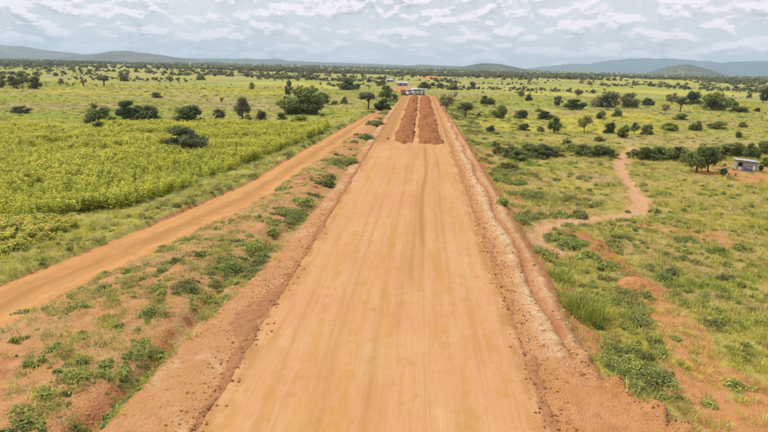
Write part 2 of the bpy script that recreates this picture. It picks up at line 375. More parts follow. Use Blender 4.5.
def mat_leaf(name, col, var=.45, trans=.40, tip=None, tipf=.3):
    m, k = new_mat(name)
    g = k.n('ShaderNodeNewGeometry'); oi = k.n('ShaderNodeObjectInfo')
    v = k.math('ADD', k.math('MULTIPLY', g.outputs['Random Per Island'], var*2), 1-var)
    v = k.math('MULTIPLY', v, k.math('ADD', k.math('MULTIPLY', oi.outputs['Random'], .5), .75))
    base = k.mix(k.math('MULTIPLY', oi.outputs['Random'], .5), col, tuple(c*q for c, q in zip(col, (1.5, 1.15, .95))))
    if tip: base = k.mix(k.step(g.outputs['Random Per Island'], 1-tipf-.02, 1-tipf+.02), base, tip)
    cc = k.vmath('SCALE', base); k.put(cc.node, 3, v)
    b = k.n('ShaderNodeBsdfPrincipled', inp={'Base Color': cc, 'Roughness': .65, 'Specular IOR Level': .25})
    t = k.n('ShaderNodeBsdfTranslucent', inp={0: cc})
    mx = k.n('ShaderNodeMixShader', inp={0: trans, 1: b.outputs[0], 2: t.outputs[0]})
    finish(k, None, shader=mx.outputs[0]); return m
def mat_plain(name, col, rough=.7, spec=.3, var=.25, scale=6.0, metal=0.0, bdist=.01):
    m, k = new_mat(name)
    pos = k.n('ShaderNodeTexCoord').outputs['Object']
    a = k.noise(pos, scale, 5, .6)
    c = k.mix(k.step(a, .35, .7), col, tuple(x*(1-var) for x in col))
    finish(k, c, rough, spec, a, bdist)
    k.t.nodes['Principled BSDF'].inputs['Metallic'].default_value = metal
    return m
LEAF = {
 'dark': mat_leaf('leaf_dark', (0.125, 0.165, 0.056)), 'mid': mat_leaf('leaf_mid', (0.185, 0.238, 0.066)),
 'grey': mat_leaf('leaf_grey', (0.195, 0.215, 0.11)), 'lime': mat_leaf('leaf_lime', (0.225, 0.3, 0.056)),
 'brown': mat_leaf('leaf_brown', (0.2, 0.165, 0.105)), 'blue': mat_leaf('leaf_bluegreen', (0.098, 0.13, 0.062)),
 'olive': mat_leaf('leaf_olive', (0.225, 0.235, 0.075)), 'weed': mat_leaf('leaf_weed', (0.225, 0.285, 0.07), .5, .3),
}
LEAF.update(fgrey=mat_leaf('leaf_far_grey', (.185, .205, .105), .3, .3), folive=mat_leaf('leaf_far_olive', (.225, .245, .085), .3, .3), fmid=mat_leaf('leaf_far_green', (.135, .165, .062), .3, .3))
m_bark = mat_plain('bark', (.13, .10, .075), .9, .1, .4, 3)
m_pale_bark = mat_plain('bark_pale', (.42, .39, .33), .8, .1, .3, 3)
m_crop = mat_leaf('crop_leaf', (0.424, 0.484, 0.066), .30, .45, (0.539, 0.528, 0.094), .30)
m_crop2 = mat_leaf('crop_leaf_low', (0.396, 0.462, 0.066), .35, .40, (0.506, 0.363, 0.099), .12)
m_flower = mat_leaf('crop_flower', (.52, .36, .045), .3, .2)
m_gr_green = mat_leaf('grass_green', (0.314, 0.380, 0.068), .40, .40, (0.440, 0.440, 0.099), .3)
m_gr_mid = mat_leaf('grass_mid', (0.424, 0.446, 0.090), .40, .40, (0.561, 0.506, 0.154), .35)
m_gr_straw = mat_leaf('grass_straw', (0.473, 0.380, 0.154), .35, .35, (0.286, 0.297, 0.088), .35)
m_gr_lush = mat_leaf('grass_lush', (0.292, 0.424, 0.053), .35, .38, (0.407, 0.473, 0.066), .3)
m_gr_yellow = mat_leaf('grass_yellow', (0.550, 0.501, 0.077), .35, .38, (0.429, 0.440, 0.077), .35)

# ------------------------------------------------------------------ the ground
ys = [-30.0]
while ys[-1] < 6: ys.append(ys[-1]+2.0)
while ys[-1] < 320: ys.append(ys[-1]+max(.085, .0058*(ys[-1]+3)))
while ys[-1] < 14000: ys.append(ys[-1]*1.03)
ys[-1] = 14000.0; ys = np.array(ys); sc_ = np.linspace(-1, 1, 640); uu = 1.35*(.5*sc_+.5*sc_**3)
Y, U = np.meshgrid(ys, uu, indexing='ij'); X = U*(np.abs(Y)+14)
Xf, Yf = X.ravel(), Y.ravel()
Z = gz(Xf, Yf)
gm = fast_mesh('ground', np.stack([Xf, Yf, Z], 1), grid_faces(*X.shape), [m_ground], True)
zn = zones(Xf, Yf)
incrop = inpoly(Xf, Yf, CROP) | inpoly(Xf, Yf, LOWCROP)
xvv, xrr = x_verge(Yf), x_trkR(Yf)
bk = sst(Xf, xrr-.4, xrr+.6)*(1-sst(Xf, xvv+1.0, xvv+1.5))*(1-sst(Yf, 130, 190))*.85+.6*sst(Xf, x_out(Yf)-1, x_out(Yf)+.5)*(1-sst(Yf, 70, 150))*(zn[5]*.5+.5)
atc = gm.attributes.new('zc', 'FLOAT', 'POINT'); atc.data.foreach_set('value', bk.astype(np.float32))
for nm, ch in (('za', (zn[0], zn[1], zn[2])), ('zb', (np.where(incrop, .5, zn[3]), np.where(incrop, .1, zn[4]), np.where(incrop, 0, zn[5])))):
    at = gm.attributes.new(nm, 'FLOAT_COLOR', 'POINT')
    at.data.foreach_set('color', np.stack([*ch, np.ones_like(Xf)], 1).astype(np.float32).ravel())
print('ground', ys[-1], Z.min(), Z.max(), abs(Xf).max())
link('ground', gm, kind='structure', label='savanna ground with bare orange soil, dry grass and green strips')

def ribbon(name, ys, xa, xb, nc, zfun, mat, attr=None, **props):
    """a strip between two edge lines with its own height function"""
    t = np.linspace(0, 1, nc); Yr, T = np.meshgrid(ys, t, indexing='ij')
    A, B = xa(Yr), xb(Yr); Xr = A+(B-A)*T
    Zr = zfun(Xr, Yr, T)
    me = fast_mesh(name, np.stack([Xr.ravel(), Yr.ravel(), Zr.ravel()], 1), grid_faces(*Xr.shape), [mat], True)
    if attr is not None:
        a = me.attributes.new('uvr', 'FLOAT_COLOR', 'POINT'); q = attr(Xr.ravel(), Yr.ravel(), T.ravel())
        a.data.foreach_set('color', np.stack([*q, np.ones(Xr.size)], 1).astype(np.float32).ravel())
    return link(name, me, **props)
def rows(a, b, k=.006, mn=.09):
    o = [a]
    while o[-1] < b: o.append(o[-1]+max(mn, k*(max(o[-1], 0)+3)))
    return np.array(o)

def z_road(x, y, t):
    n = fbm(x/2.5, y/9, 51, 3)-.5; nf = fbm(x/.5, y/1.3, 52, 3)-.5
    z = .05*(1-((x+1.1)/6.6)**2)+.03*n+.022*nf
    up = sst(y, 91, 96)*sst(x, -5.6, -4.8)*(1-sst(x, 4.2, 5.0))
    z = z+.30*up+.10*up*(fbm(x/.8, y/1.2, 53, 3)-.5)
    e = np.minimum(t, 1-t); z = z-.22*(1-sst(e, 0, .035))
    return z-1.6*sst(y, 266, 276)
def a_road(x, y, t):
    ruts = 1.4*gau(x-.5-.7*sst(y, 42, 82)-.08*np.sin(y*.2), .25)*sst(y, 24, 48)+.45*gau(x-2.3-.5*sst(y, 42, 82), .15)*sst(y, 20, 40)
    for c_, a_, w_, sd_ in ((-5.9, .35, .16, 1), (-4.1, .35, .16, 1), (-3.0, .4, .18, 2), (-1.2, .45, .18, 2), (-.3, .35, .14, 3), (1.5, .35, .14, 3), (3.0, .35, .15, 4), (4.6, .35, .15, 4)):
        ruts = ruts+a_*gau(x-c_-.35*np.sin(y*.021+sd_*2)-.12*np.sin(y*.09+sd_), w_)*sst(fbm(x*0+sd_, y/14, 57+sd_, 3), .36, .6)
    ruts = ruts+.4*gau(x+.6, 1.0)*sst(fbm(x/1.2, y/18, 55, 3), .45, .62)+.3*gau(x-2.2, .8)*sst(fbm(x/1.0, y/16, 56, 3), .48, .62)
    ruts = ruts*(.4+.9*fbm(x/.4, y/5, 57, 3))
    ruts = ruts+.8*(sst(-x, 6.5, 7.4)+sst(x, 4.3, 5.2))*sst(fbm(x/.5, y/1.6, 58, 4), .40, .62)
    return (x/14, y/26*.12, np.clip(ruts*(1-sst(y, 88, 96))+.95*sst(y, 90, 100)*(1-gau(x+4.5, .45)-gau(x-4.95, .4))*np.maximum(1-sst(x, -5.0, -4.3), sst(x, 4.5, 5.2)), 0, 1))
ribbon('main_road', rows(-29, 276), lambda y: -8.0+0*y, lambda y: 5.75+0*y, 150, z_road, m_road, a_road, kind='structure', label='wide graded orange earth road running straight to the horizon')

def z_track(x, y, t):
    n = fbm(x/2.0, y/4.0, 61, 3)-.5; nf = fbm(x/.5, y/.8, 62, 3)-.5
    e = np.minimum(t, 1-t)
    return land(x, y)-.10+.06*n+.03*nf-.04*(gau(t-.35, .07)+gau(t-.68, .07))-.30*(1-sst(e+.06*n, -.01, .06))
ribbon('side_track', rows(-20, 200), lambda y: x_trkL(y)-.15+.9*(fbm(y/2, y*0, 63, 3)-.5), lambda y: x_trkR(y)+.3+1.5*(fbm(y/2.2, y*0, 64, 3)-.5), 64, z_track, m_track,
       lambda x, y, t: (t*.4, y/26*.15, np.clip(gau(t-.50, .13)*(.5+1.1*fbm(x, y/6, 66, 3))+.35*(1-sst(t, .0, .10)), 0, 1)), kind='structure', label='narrower earth track running beside the green field')

def z_row(h, a, b, seed, base):
    def fz(x, y, t):
        prof = np.sin(np.pi*t)**.7
        n = fbm(x/.45, y/.6, seed, 4); m_ = fbm(x*0+1, y/5, seed+5, 3)
        return base(x, y)-.17+prof*(h*(.35+1.2*m_)+.20*n+.12*fbm(x/.16, y/.2, seed+9, 2))
    return fz
ribbon('earth_windrow', rows(-20, 255), lambda y: -8.15+1.1*(fbm(y/2.5, y*0, 71, 3)-.5)-1.5*gau(y-26.5, 2.6), lambda y: -7.4+.7*(fbm(y/1.5, y*0, 72, 3)-.5), 18,
       z_row(.06, 0, 0, 73, lambda x, y: -.02+0*x), m_windrow, kind='stuff', label='low ridge of brown clods along the left road edge', category='soil')
ribbon('earth_windrow', rows(8, 255), lambda y: 5.15+.7*(fbm(y/2, y*0, 75, 3)-.5), lambda y: 6.25+.4*(fbm(y/2, y*0, 76, 3)-.5)-.25*sst(y, 24, 20), 18,
       z_row(.06, 0, 0, 77, lambda x, y: -.02+0*x), m_windrow, kind='stuff', label='low ridge of brown clods along the right road edge', category='soil')
for lab, xa, xb, sd_ in (('left band of dark red loose earth dumped on the far road', -4.4, -.85, 81), ('right band of dark red loose earth dumped on the far road', -.05, 4.2, 84)):
    def zf(x, y, t, sd_=sd_):
        prof = np.sin(np.pi*np.clip(t, 0, 1))**.45*sst(y, 91.5+5*fbm(x/1.2, y*0, sd_, 3), 95.5+5*fbm(x/1.2, y*0, sd_, 3))*(1-sst(y, 246, 250))
        return z_road(x, y, .5+0*t)-.12+prof*(.14+1.6*np.maximum(fbm(x/1.3, y/2.2, sd_+1, 4)-.34, 0)+1.25*np.abs(np.sin(y/4.6+1.5*fbm(x/3, y/9, sd_+5, 2)+sd_))**1.5*fbm(x/2.2, y/5, sd_+2, 2))
    ribbon('loose_earth', rows(92, 250, .003), lambda y, xa=xa, sd_=sd_: xa+1.1*(fbm(y/4, y*0, sd_+3, 3)-.5), lambda y, xb=xb, sd_=sd_: xb+1.1*(fbm(y/4, y*0, sd_+4, 3)-.5), 40, zf, m_loose, kind='stuff', label=lab, category='soil')

# ------------------------------------------------------------------ scatter (geometry nodes) for uncountable growth and rubble
def scatter(name, protos, pts, rz, tilt, scl, idx, **props):
    coll = bpy.data.collections.new(name+'_kinds')
    for q in protos: coll.objects.link(q)
    n = len(pts); me = bpy.data.meshes.new(name); me.vertices.add(n); me.vertices.foreach_set('co', np.asarray(pts, np.float32).ravel())
    for an, ty, key, da in (('rot', 'FLOAT_VECTOR', 'vector', np.stack([tilt[0], tilt[1], rz], 1).astype(np.float32).ravel()), ('scl', 'FLOAT_VECTOR', 'vector', np.asarray(scl, np.float32).ravel()), ('vid', 'INT', 'value', np.asarray(idx, np.int32))):
        a = me.attributes.new(an, ty, 'POINT'); a.data.foreach_set(key, da)
    o = link(name, me, **props)
    ng = bpy.data.node_groups.new(name, 'GeometryNodeTree')
    ng.interface.new_socket('Geometry', in_out='INPUT', socket_type='NodeSocketGeometry'); ng.interface.new_socket('Geometry', in_out='OUTPUT', socket_type='NodeSocketGeometry')
    N, L = ng.nodes, ng.links
    gi, go = N.new('NodeGroupInput'), N.new('NodeGroupOutput')
    ci = N.new('GeometryNodeCollectionInfo'); ci.inputs[0].default_value = coll; ci.inputs['Separate Children'].default_value = True; ci.inputs['Reset Children'].default_value = True
    iop = N.new('GeometryNodeInstanceOnPoints'); iop.inputs['Pick Instance'].default_value = True
    def na(nm, ty):
        q = N.new('GeometryNodeInputNamedAttribute'); q.data_type = ty; q.inputs[0].default_value = nm; return q.outputs[0]
    L.new(gi.outputs[0], iop.inputs['Points']); L.new(ci.outputs[0], iop.inputs['Instance']); L.new(na('vid', 'INT'), iop.inputs['Instance Index'])
    L.new(na('rot', 'FLOAT_VECTOR'), iop.inputs['Rotation']); L.new(na('scl', 'FLOAT_VECTOR'), iop.inputs['Scale']); L.new(iop.outputs[0], go.inputs[0])
    md = o.modifiers.new('scatter', 'NODES'); md.node_group = ng
    return o
def proto(name, me): return bpy.data.objects.new(name, me)

def tuft_mesh(name, seed, nb, hgt, spread, wid, mat, lean=.5):
    g = np.random.default_rng(seed); V, Fc = [], []
    for i in range(nb):
        a = g.uniform(0, 2*np.pi); r = spread*np.sqrt(g.random()); b = np.array([r*np.cos(a), r*np.sin(a), -.03])
        d = a+g.normal(0, .8); h = hgt*g.uniform(.5, 1.1); le = lean*g.uniform(.3, 1.2)*h; side = np.array([-np.sin(d), np.cos(d), 0])*wid*g.uniform(.6, 1.3)
        mid = b+np.array([np.cos(d)*le*.35, np.sin(d)*le*.35, h*.62]); tip = b+np.array([np.cos(d)*le, np.sin(d)*le, h*g.uniform(.8, 1)])
        o = len(V); V += [b-side*.5, b+side*.5, mid+side*.45, tip, mid-side*.45]; Fc += [(o, o+1, o+2, o+4), (o+4, o+2, o+3, o+3)]
    me = bpy.data.meshes.new(name); me.from_pydata([tuple(v) for v in V], [], [tuple(dict.fromkeys(q)) for q in Fc]); me.materials.append(mat); me.update(); return me
def leaf_quads(P, Nrm, size, g, aspect=1.7):
    """one rhombus leaf per point"""
    n = len(P); Nrm = Nrm/np.linalg.norm(Nrm, axis=1, keepdims=True)
    t = g.normal(size=(n, 3)); t -= Nrm*(t*Nrm).sum(1, keepdims=True); t /= np.linalg.norm(t, axis=1, keepdims=True); b = np.cross(Nrm, t)
    s = (size*g.uniform(.6, 1.35, n))[:, None]
    V = np.stack([P-t*s*aspect*.5, P+b*s*.42+Nrm*s*.08, P+t*s*aspect*.5, P-b*s*.42+Nrm*s*.08], 1).reshape(-1, 3)
    return V, np.arange(n*4).reshape(-1, 4)
def weed_mesh(name, seed, n, w_, h_, leaf, mat):
    g = np.random.default_rng(seed); nl = 7
    cx = g.uniform(-.5, .5, (nl, 2))*w_*.8; cr = g.uniform(.22, .42, nl)*w_
    i = g.integers(0, nl, n); d = g.normal(size=(n, 3)); d[:, 2] = np.abs(d[:, 2]); d /= np.linalg.norm(d, axis=1, keepdims=True)
    rad = cr[i]*g.random(n)**.35
    hh = h_*(1-.55*np.linalg.norm(cx, axis=1)[i]/w_)
    P = np.stack([cx[i, 0]+d[:, 0]*rad, cx[i, 1]+d[:, 1]*rad, d[:, 2]*rad/cr[i]*hh], 1)
    V, Q = leaf_quads(P, d*.7+g.normal(size=(n, 3))*.5+np.array([0, 0, .5]), leaf, g)
    return fast_mesh(name, V, Q, [mat])

# grass: density follows what covers the ground
NR_ = rng.normal
grass_protos = []
for i in range(4): grass_protos.append(proto(f'tuft_{len(grass_protos):02d}', tuft_mesh('tuft', 100+i, 26, .36, .26, .022, m_gr_green)))
for i in range(4): grass_protos.append(proto(f'tuft_{len(grass_protos):02d}', tuft_mesh('tuft', 120+i, 26, .40, .28, .020, m_gr_mid)))
for i in range(4): grass_protos.append(proto(f'tuft_{len(grass_protos):02d}', tuft_mesh('tuft', 140+i, 22, .38, .28, .018, m_gr_straw, .8)))
for i in range(3): grass_protos.append(proto(f'tuft_{len(grass_protos):02d}', weed_mesh('weed', 160+i, 110, .5, .22, .085, LEAF['weed'])))
for i in range(4): grass_protos.append(proto(f'tuft_{len(grass_protos):02d}', tuft_mesh('tuft', 180+i, 24, .36, .28, .020, m_gr_yellow, .6)))
for i in range(4): grass_protos.append(proto(f'tuft_{len(grass_protos):02d}', tuft_mesh('tuft', 190+i, 26, .34, .28, .022, m_gr_lush, .5)))
def fan_points(y0, y1, dens, umax=.95):
    area = umax*((y1+12)**2-(y0+12)**2); n = int(area*dens)
    y = np.sqrt(rng.random(n)*((y1+12)**2-(y0+12)**2)+(y0+12)**2)-12; x = rng.uniform(-umax, umax, n)*(y+12)
    return x, y
gx, gy, gs = [], [], []
for y0, y1, dn, s in ((12, 34, 16, 1.0), (34, 62, 7.0, 1.15), (62, 110, 2.6, 1.5), (110, 190, 1.0, 2.0), (190, 330, .28, 3.0)):
    x, y = fan_points(y0, y1, dn); gx.append(x); gy.append(y); gs.append(np.full(len(x), s))
for y0, y1, dn in ((12, 40, 34), (40, 90, 16)):
    yb = rng.uniform(y0, y1, int((y1-y0)*9.5*dn)); xb_ = x_trkR(yb)+.2+rng.random(len(yb))*(x_verge(yb)-x_trkR(yb)); gx.append(xb_); gy.append(yb); gs.append(np.full(len(yb), .5))
gx, gy, gs = map(np.concatenate, (gx, gy, gs))
zq = zones(gx, gy); soil_q, lush_q, yel_q, tan_q = zq[0], zq[3], zq[4], zq[5]
trk = (gx > x_trkL(gy)-.1) & (gx < x_trkR(gy)+.3) & (gy < 200)
rd = (gx > x_verge(gy)+.2) & (gx < x_out(gy)-.1) & (gy < 264)
nopath = polydist(gx, gy, PATH) > .65
clump = fbm(gx/2.0, gy/2.0, 201, 3); clump2 = fbm(gx/.8, gy/.8, 202, 2)
bankq = (gx > x_trkR(gy)) & (gx < x_verge(gy)) & (gy < 160)
prob = (1-np.where(gx < 11, .95, .80)*soil_q)*np.where(bankq & (x_verge(gy)-gx < 2.8), .9, 1)*np.where(bankq, .15+1.1*sst(clump*.6+clump2*.4, .42, .62), .35+.65*sst(clump, .35, .6))
keep = (rng.random(len(gx)) < prob) & nopath & ~trk & ~rd & ~inpoly(gx, gy, CROP) & ~inpoly(gx, gy, LOWCROP)
gx, gy, gs, lush_q, yel_q, tan_q, clump = gx[keep], gy[keep], gs[keep], lush_q[keep], yel_q[keep], tan_q[keep], clump[keep]; bankq = bankq[keep]
n = len(gx); u1 = rng.random(n)
strawp = np.clip(.13+.68*tan_q-.3*lush_q, .02, .75); greenp = np.clip(.30+.7*lush_q+1.2*(clump-.5), .05, .9)
edgeb = bankq & (x_verge(gy)-gx < 3.0); weedp = np.where(edgeb, .2, np.where(bankq, .08, .07))*(clump > .50)
kind = np.where(u1 < strawp, 2, np.where(rng.random(n) < greenp, 0, 1)); kind = np.where(rng.random(n) < weedp*1.6, 3, kind)
idx = kind*4+rng.integers(0, 4, n); idx = np.where(kind == 3, 12+rng.integers(0, 3, n), idx)
yw = (rng.random(n) < np.clip(yel_q*1.3-.25, 0, .9)) & (kind < 2); idx = np.where(yw, 15+rng.integers(0, 4, n), idx); lw = (rng.random(n) < np.clip(lush_q*1.5-.6, 0, .9)) & (kind < 3); idx = np.where(lw, 19+rng.integers(0, 4, n), idx)
s = gs*rng.uniform(.6, 1.25, n); hs = s*rng.uniform(.7, 1.2, n)*np.where(gs > 1.6, .62, 1)*np.where(bankq, .75, 1)
scatter('grass', grass_protos, np.stack([gx, gy, gz(gx, gy)], 1), rng.uniform(0, 6.28, n), (rng.normal(0, .1, n), rng.normal(0, .1, n)), np.stack([s, s, hs], 1), idx,
        kind='stuff', label='green and straw coloured grass tufts covering the verges and grassland', category='grass')
print('grass', n)

# belts of leafy roadside weeds
wp = [proto(f'rw_{i:02d}', weed_mesh('roadside_weed', 260+i, 420, 1.0, .5, .075, LEAF[('weed', 'olive', 'mid', 'olive', 'weed', 'olive')[i]])) for i in range(6)]
y = 22*(250/22)**rng.random(5200); sd2 = rng.random(5200) < .68
x = np.where(sd2, x_out(y)+.5*sst(y, 80, 40)+rng.gamma(1.6, 2.2, 5200)*(1+y/160), np.where(rng.random(5200) < .7, x_verge(y)-.4-np.abs(NR_(0, 1.3, 5200)), x_trkL(y)-.4-np.abs(NR_(0, 1.0, 5200))))
q = (fbm(x/3.5, y/3.5, 271, 3) > np.where(sd2, .53, .54)+.06*sst(y, 60, 25)) & (zones(x, y)[0] < .55) & ~((x > x_trkL(y)) & (x < x_trkR(y)+.2)); x, y = x[q], y[q]; n = len(x); s = rng.uniform(.4, 1.15, n)*(.7+y/160)
scatter('roadside_weeds', wp, np.stack([x, y, gz(x, y)-.02], 1), rng.uniform(0, 6.28, n), (rng.normal(0, .08, n), rng.normal(0, .08, n)), np.stack([s, s, s*rng.uniform(.5, 1.0, n)], 1), rng.integers(0, 6, n),
        kind='stuff', label='leafy green weeds growing in belts along the road embankment', category='weeds')
print('weeds', n)

# the crop field
def crop_mesh(name, seed, hgt, nl, leaf, flower, ml):
    g = np.random.default_rng(seed); V, Q, M = [], [], []
    for st in range(2):
        bx, by = g.normal(0, .12, 2); lean = g.normal(0, .08, 2)
        for i in range(nl):
            t = (i+.6)/nl; a = i*2.4+g.normal(0, .4); L = leaf*(1.25-.5*t)*g.uniform(.75, 1.2); wv = L*.38
            b = np.array([bx+lean[0]*t, by+lean[1]*t, hgt*(.18+.8*t)]); d = np.array([math.cos(a), math.sin(a), 0]); sd2 = np.array([-d[1], d[0], 0])
            m1 = b+d*L*.5+np.array([0, 0, L*.16]); tp = b+d*L+np.array([0, 0, -L*.25*g.random()])
            o = len(V); V += [b, m1+sd2*wv, tp, m1-sd2*wv]; Q.append((o, o+1, o+2, o+3)); M.append(0)
        o = len(V); V += [np.array([bx-.012, by, 0]), np.array([bx+.012, by, 0]), np.array([bx+lean[0]+.01, by+lean[1], hgt]), np.array([bx+lean[0]-.01, by+lean[1], hgt])]; Q.append((o, o+1, o+2, o+3)); M.append(0)
        if flower and g.random() < flower:
            c = np.array([bx+lean[0], by+lean[1], hgt*1.02]); r = .07
            o = len(V); V += [c+np.array([r, 0, .02]), c+np.array([0, r, 0]), c+np.array([-r, 0, .03]), c+np.array([0, -r, 0])]; Q.append((o, o+1, o+2, o+3)); M.append(1)
    return fast_mesh(name, np.array(V), np.array(Q), [ml, m_flower], False, M)
def fill(poly, sp, jit=.45):
    xs = [p[0] for p in poly]; yy = [p[1] for p in poly]
    a, b = np.meshgrid(np.arange(min(xs), max(xs), sp), np.arange(min(yy), max(yy), sp)); a = a.ravel(); b = b.ravel()
    a = a+rng.uniform(-jit, jit, len(a))*sp; b = b+rng.uniform(-jit, jit, len(b))*sp
    q = inpoly(a, b, poly) & (np.abs(a) < 1.0*(b+14)); return a[q], b[q]
cp = [proto(f'crop_{i:02d}', crop_mesh('crop', 300+i, 1.15, 13, .25, .35, m_crop)) for i in range(6)]
x, y = fill(CROP, .48)
for bpx_, bpy_, bw in ((180, 153, 43), (99, 134, 12), (88, 124, 14), (110, 127, 17), (144, 126, 30), (300, 127, 23), (185, 122, 32)):
    bx_, by_ = flat(bpx_, bpy_, -.8); rb_ = bw*.55*depth(bx_, by_)/F; q = np.hypot(x-bx_, (y-by_-rb_*.3)*.8) > rb_; x, y = x[q], y[q]
th = fbm(x/5, y/5, 221, 3); q = rng.random(len(x)) < np.clip(.5+1.3*(th-.25), .4, 1); x, y, th = x[q], y[q], th[q]; n = len(x)
s = rng.uniform(.75, 1.15, n)*(.62+.8*th)*(1+.25*sst(y, 60, 110))
scatter('crop_plants', cp, np.stack([x, y, gz(x, y)], 1), rng.uniform(0, 6.28, n), (rng.normal(0, .06, n), rng.normal(0, .06, n)), np.stack([s*1.15, s*1.15, s], 1), rng.integers(0, 6, n),
        kind='stuff', label='dense field of yellow-green leafy crop plants left of the side track', category='crop field')
print('crop', n)
cp = [proto(f'lowcrop_{i:02d}', crop_mesh('lowcrop', 330+i, .6, 8, .30, .0, m_crop2)) for i in range(5)]
x, y = fill(LOWCROP, .48); q = rng.random(len(x)) < .85; x, y = x[q], y[q]; n = len(x); s = rng.uniform(.7, 1.25, n)
scatter('low_crop_plants', cp, np.stack([x, y, gz(x, y)], 1), rng.uniform(0, 6.28, n), (rng.normal(0, .06, n), rng.normal(0, .06, n)), np.stack([s, s, s], 1), rng.integers(0, 5, n),
        kind='stuff', label='lower bright green crop rows at the left edge in front of the tall field', category='crop field')

# clods and stones
def clod_mesh(name, seed, mat):
    bm = bmesh.new(); bmesh.ops.create_icosphere(bm, subdivisions=1, radius=.5); g = random.Random(seed)
    for v in bm.verts: v.co *= g.uniform(.7, 1.15); v.co.z *= .7
    me = bpy.data.meshes.new(name); bm.to_mesh(me); bm.free(); me.materials.append(mat); return me
m_stone = mat_plain('pale_stone', (.50, .34, .20), .9, .1, .3, 5)
cl = [proto(f'clod_{i:02d}', clod_mesh('clod', 400+i, (m_windrow, m_windrow, m_mound, m_stone, m_loose)[i % 5])) for i in range(10)]
xx, yy2, ss, ii = [], [], [], []
def clods(n, y0, y1, fx, s0, s1, ids):
    y = y0*(y1/y0)**rng.random(n); x = fx(y)
    xx.append(x); yy2.append(y); ss.append(s0*(s1/s0)**(rng.random(n)**3.2)); ii.append(rng.choice(ids, n))
NR = rng.normal
clods(2600, 14, 130, lambda y: -8.0+NR(0, .45, len(y))-.5*np.abs(NR(0, .6, len(y))), .03, .20, [0, 1, 5, 6, 4, 9])
clods(3000, 16, 130, lambda y: 5.85+NR(0, .42, len(y)), .03, .20, [0, 1, 5, 6, 4, 9])
clods(2200, 22, 120, lambda y: 7.1+NR(0, .7, len(y)), .04, .24, [3, 8, 3, 8, 2, 0])
clods(420, 17, 25, lambda y: x_out(y)-.3+NR(0, .5, len(y)), .04, .26, [3, 8, 2, 0, 1])
clods(1300, 15, 80, lambda y: x_verge(y)-1+NR(0, .9, len(y)), .04, .16, [3, 8, 2, 7])
clods(1200, 20, 60, lambda y: -10.2+NR(0, 1.0, len(y)), .03, .10, [3, 8, 0, 1])
clods(500, 24, 34, lambda y: -8.9+NR(0, .55, len(y)), .04, .14, [0, 1, 4])
clods(1500, 30, 110, lambda y: rng.uniform(x_trkR(y), x_verge(y)), .04, .15, [3, 8, 2, 7])
clods(2400, 96, 250, lambda y: np.where(rng.random(len(y)) < .5, rng.uniform(-4.2, -.9, len(y)), rng.uniform(.1, 4.0, len(y))), .15, .6, [4, 9, 0, 1])
x, y, s, i_ = map(np.concatenate, (xx, yy2, ss, ii)); n = len(x)
up = .40*sst(y, 91, 96)*sst(x, -5.4, -4.8)*(1-sst(x, 4.4, 5))
zc = np.maximum(gz(x, y), np.where((x > -8) & (x < 5.75), .02+up, -9))
scatter('earth_clods', cl, np.stack([x, y, zc], 1), rng.uniform(0, 6.28, n), (rng.normal(0, .4, n), rng.normal(0, .4, n)), np.stack([s, s*rng.uniform(.7, 1.2, n), s], 1), i_,
        kind='stuff', label='loose clods and stones scattered along the road edges', category='rubble')

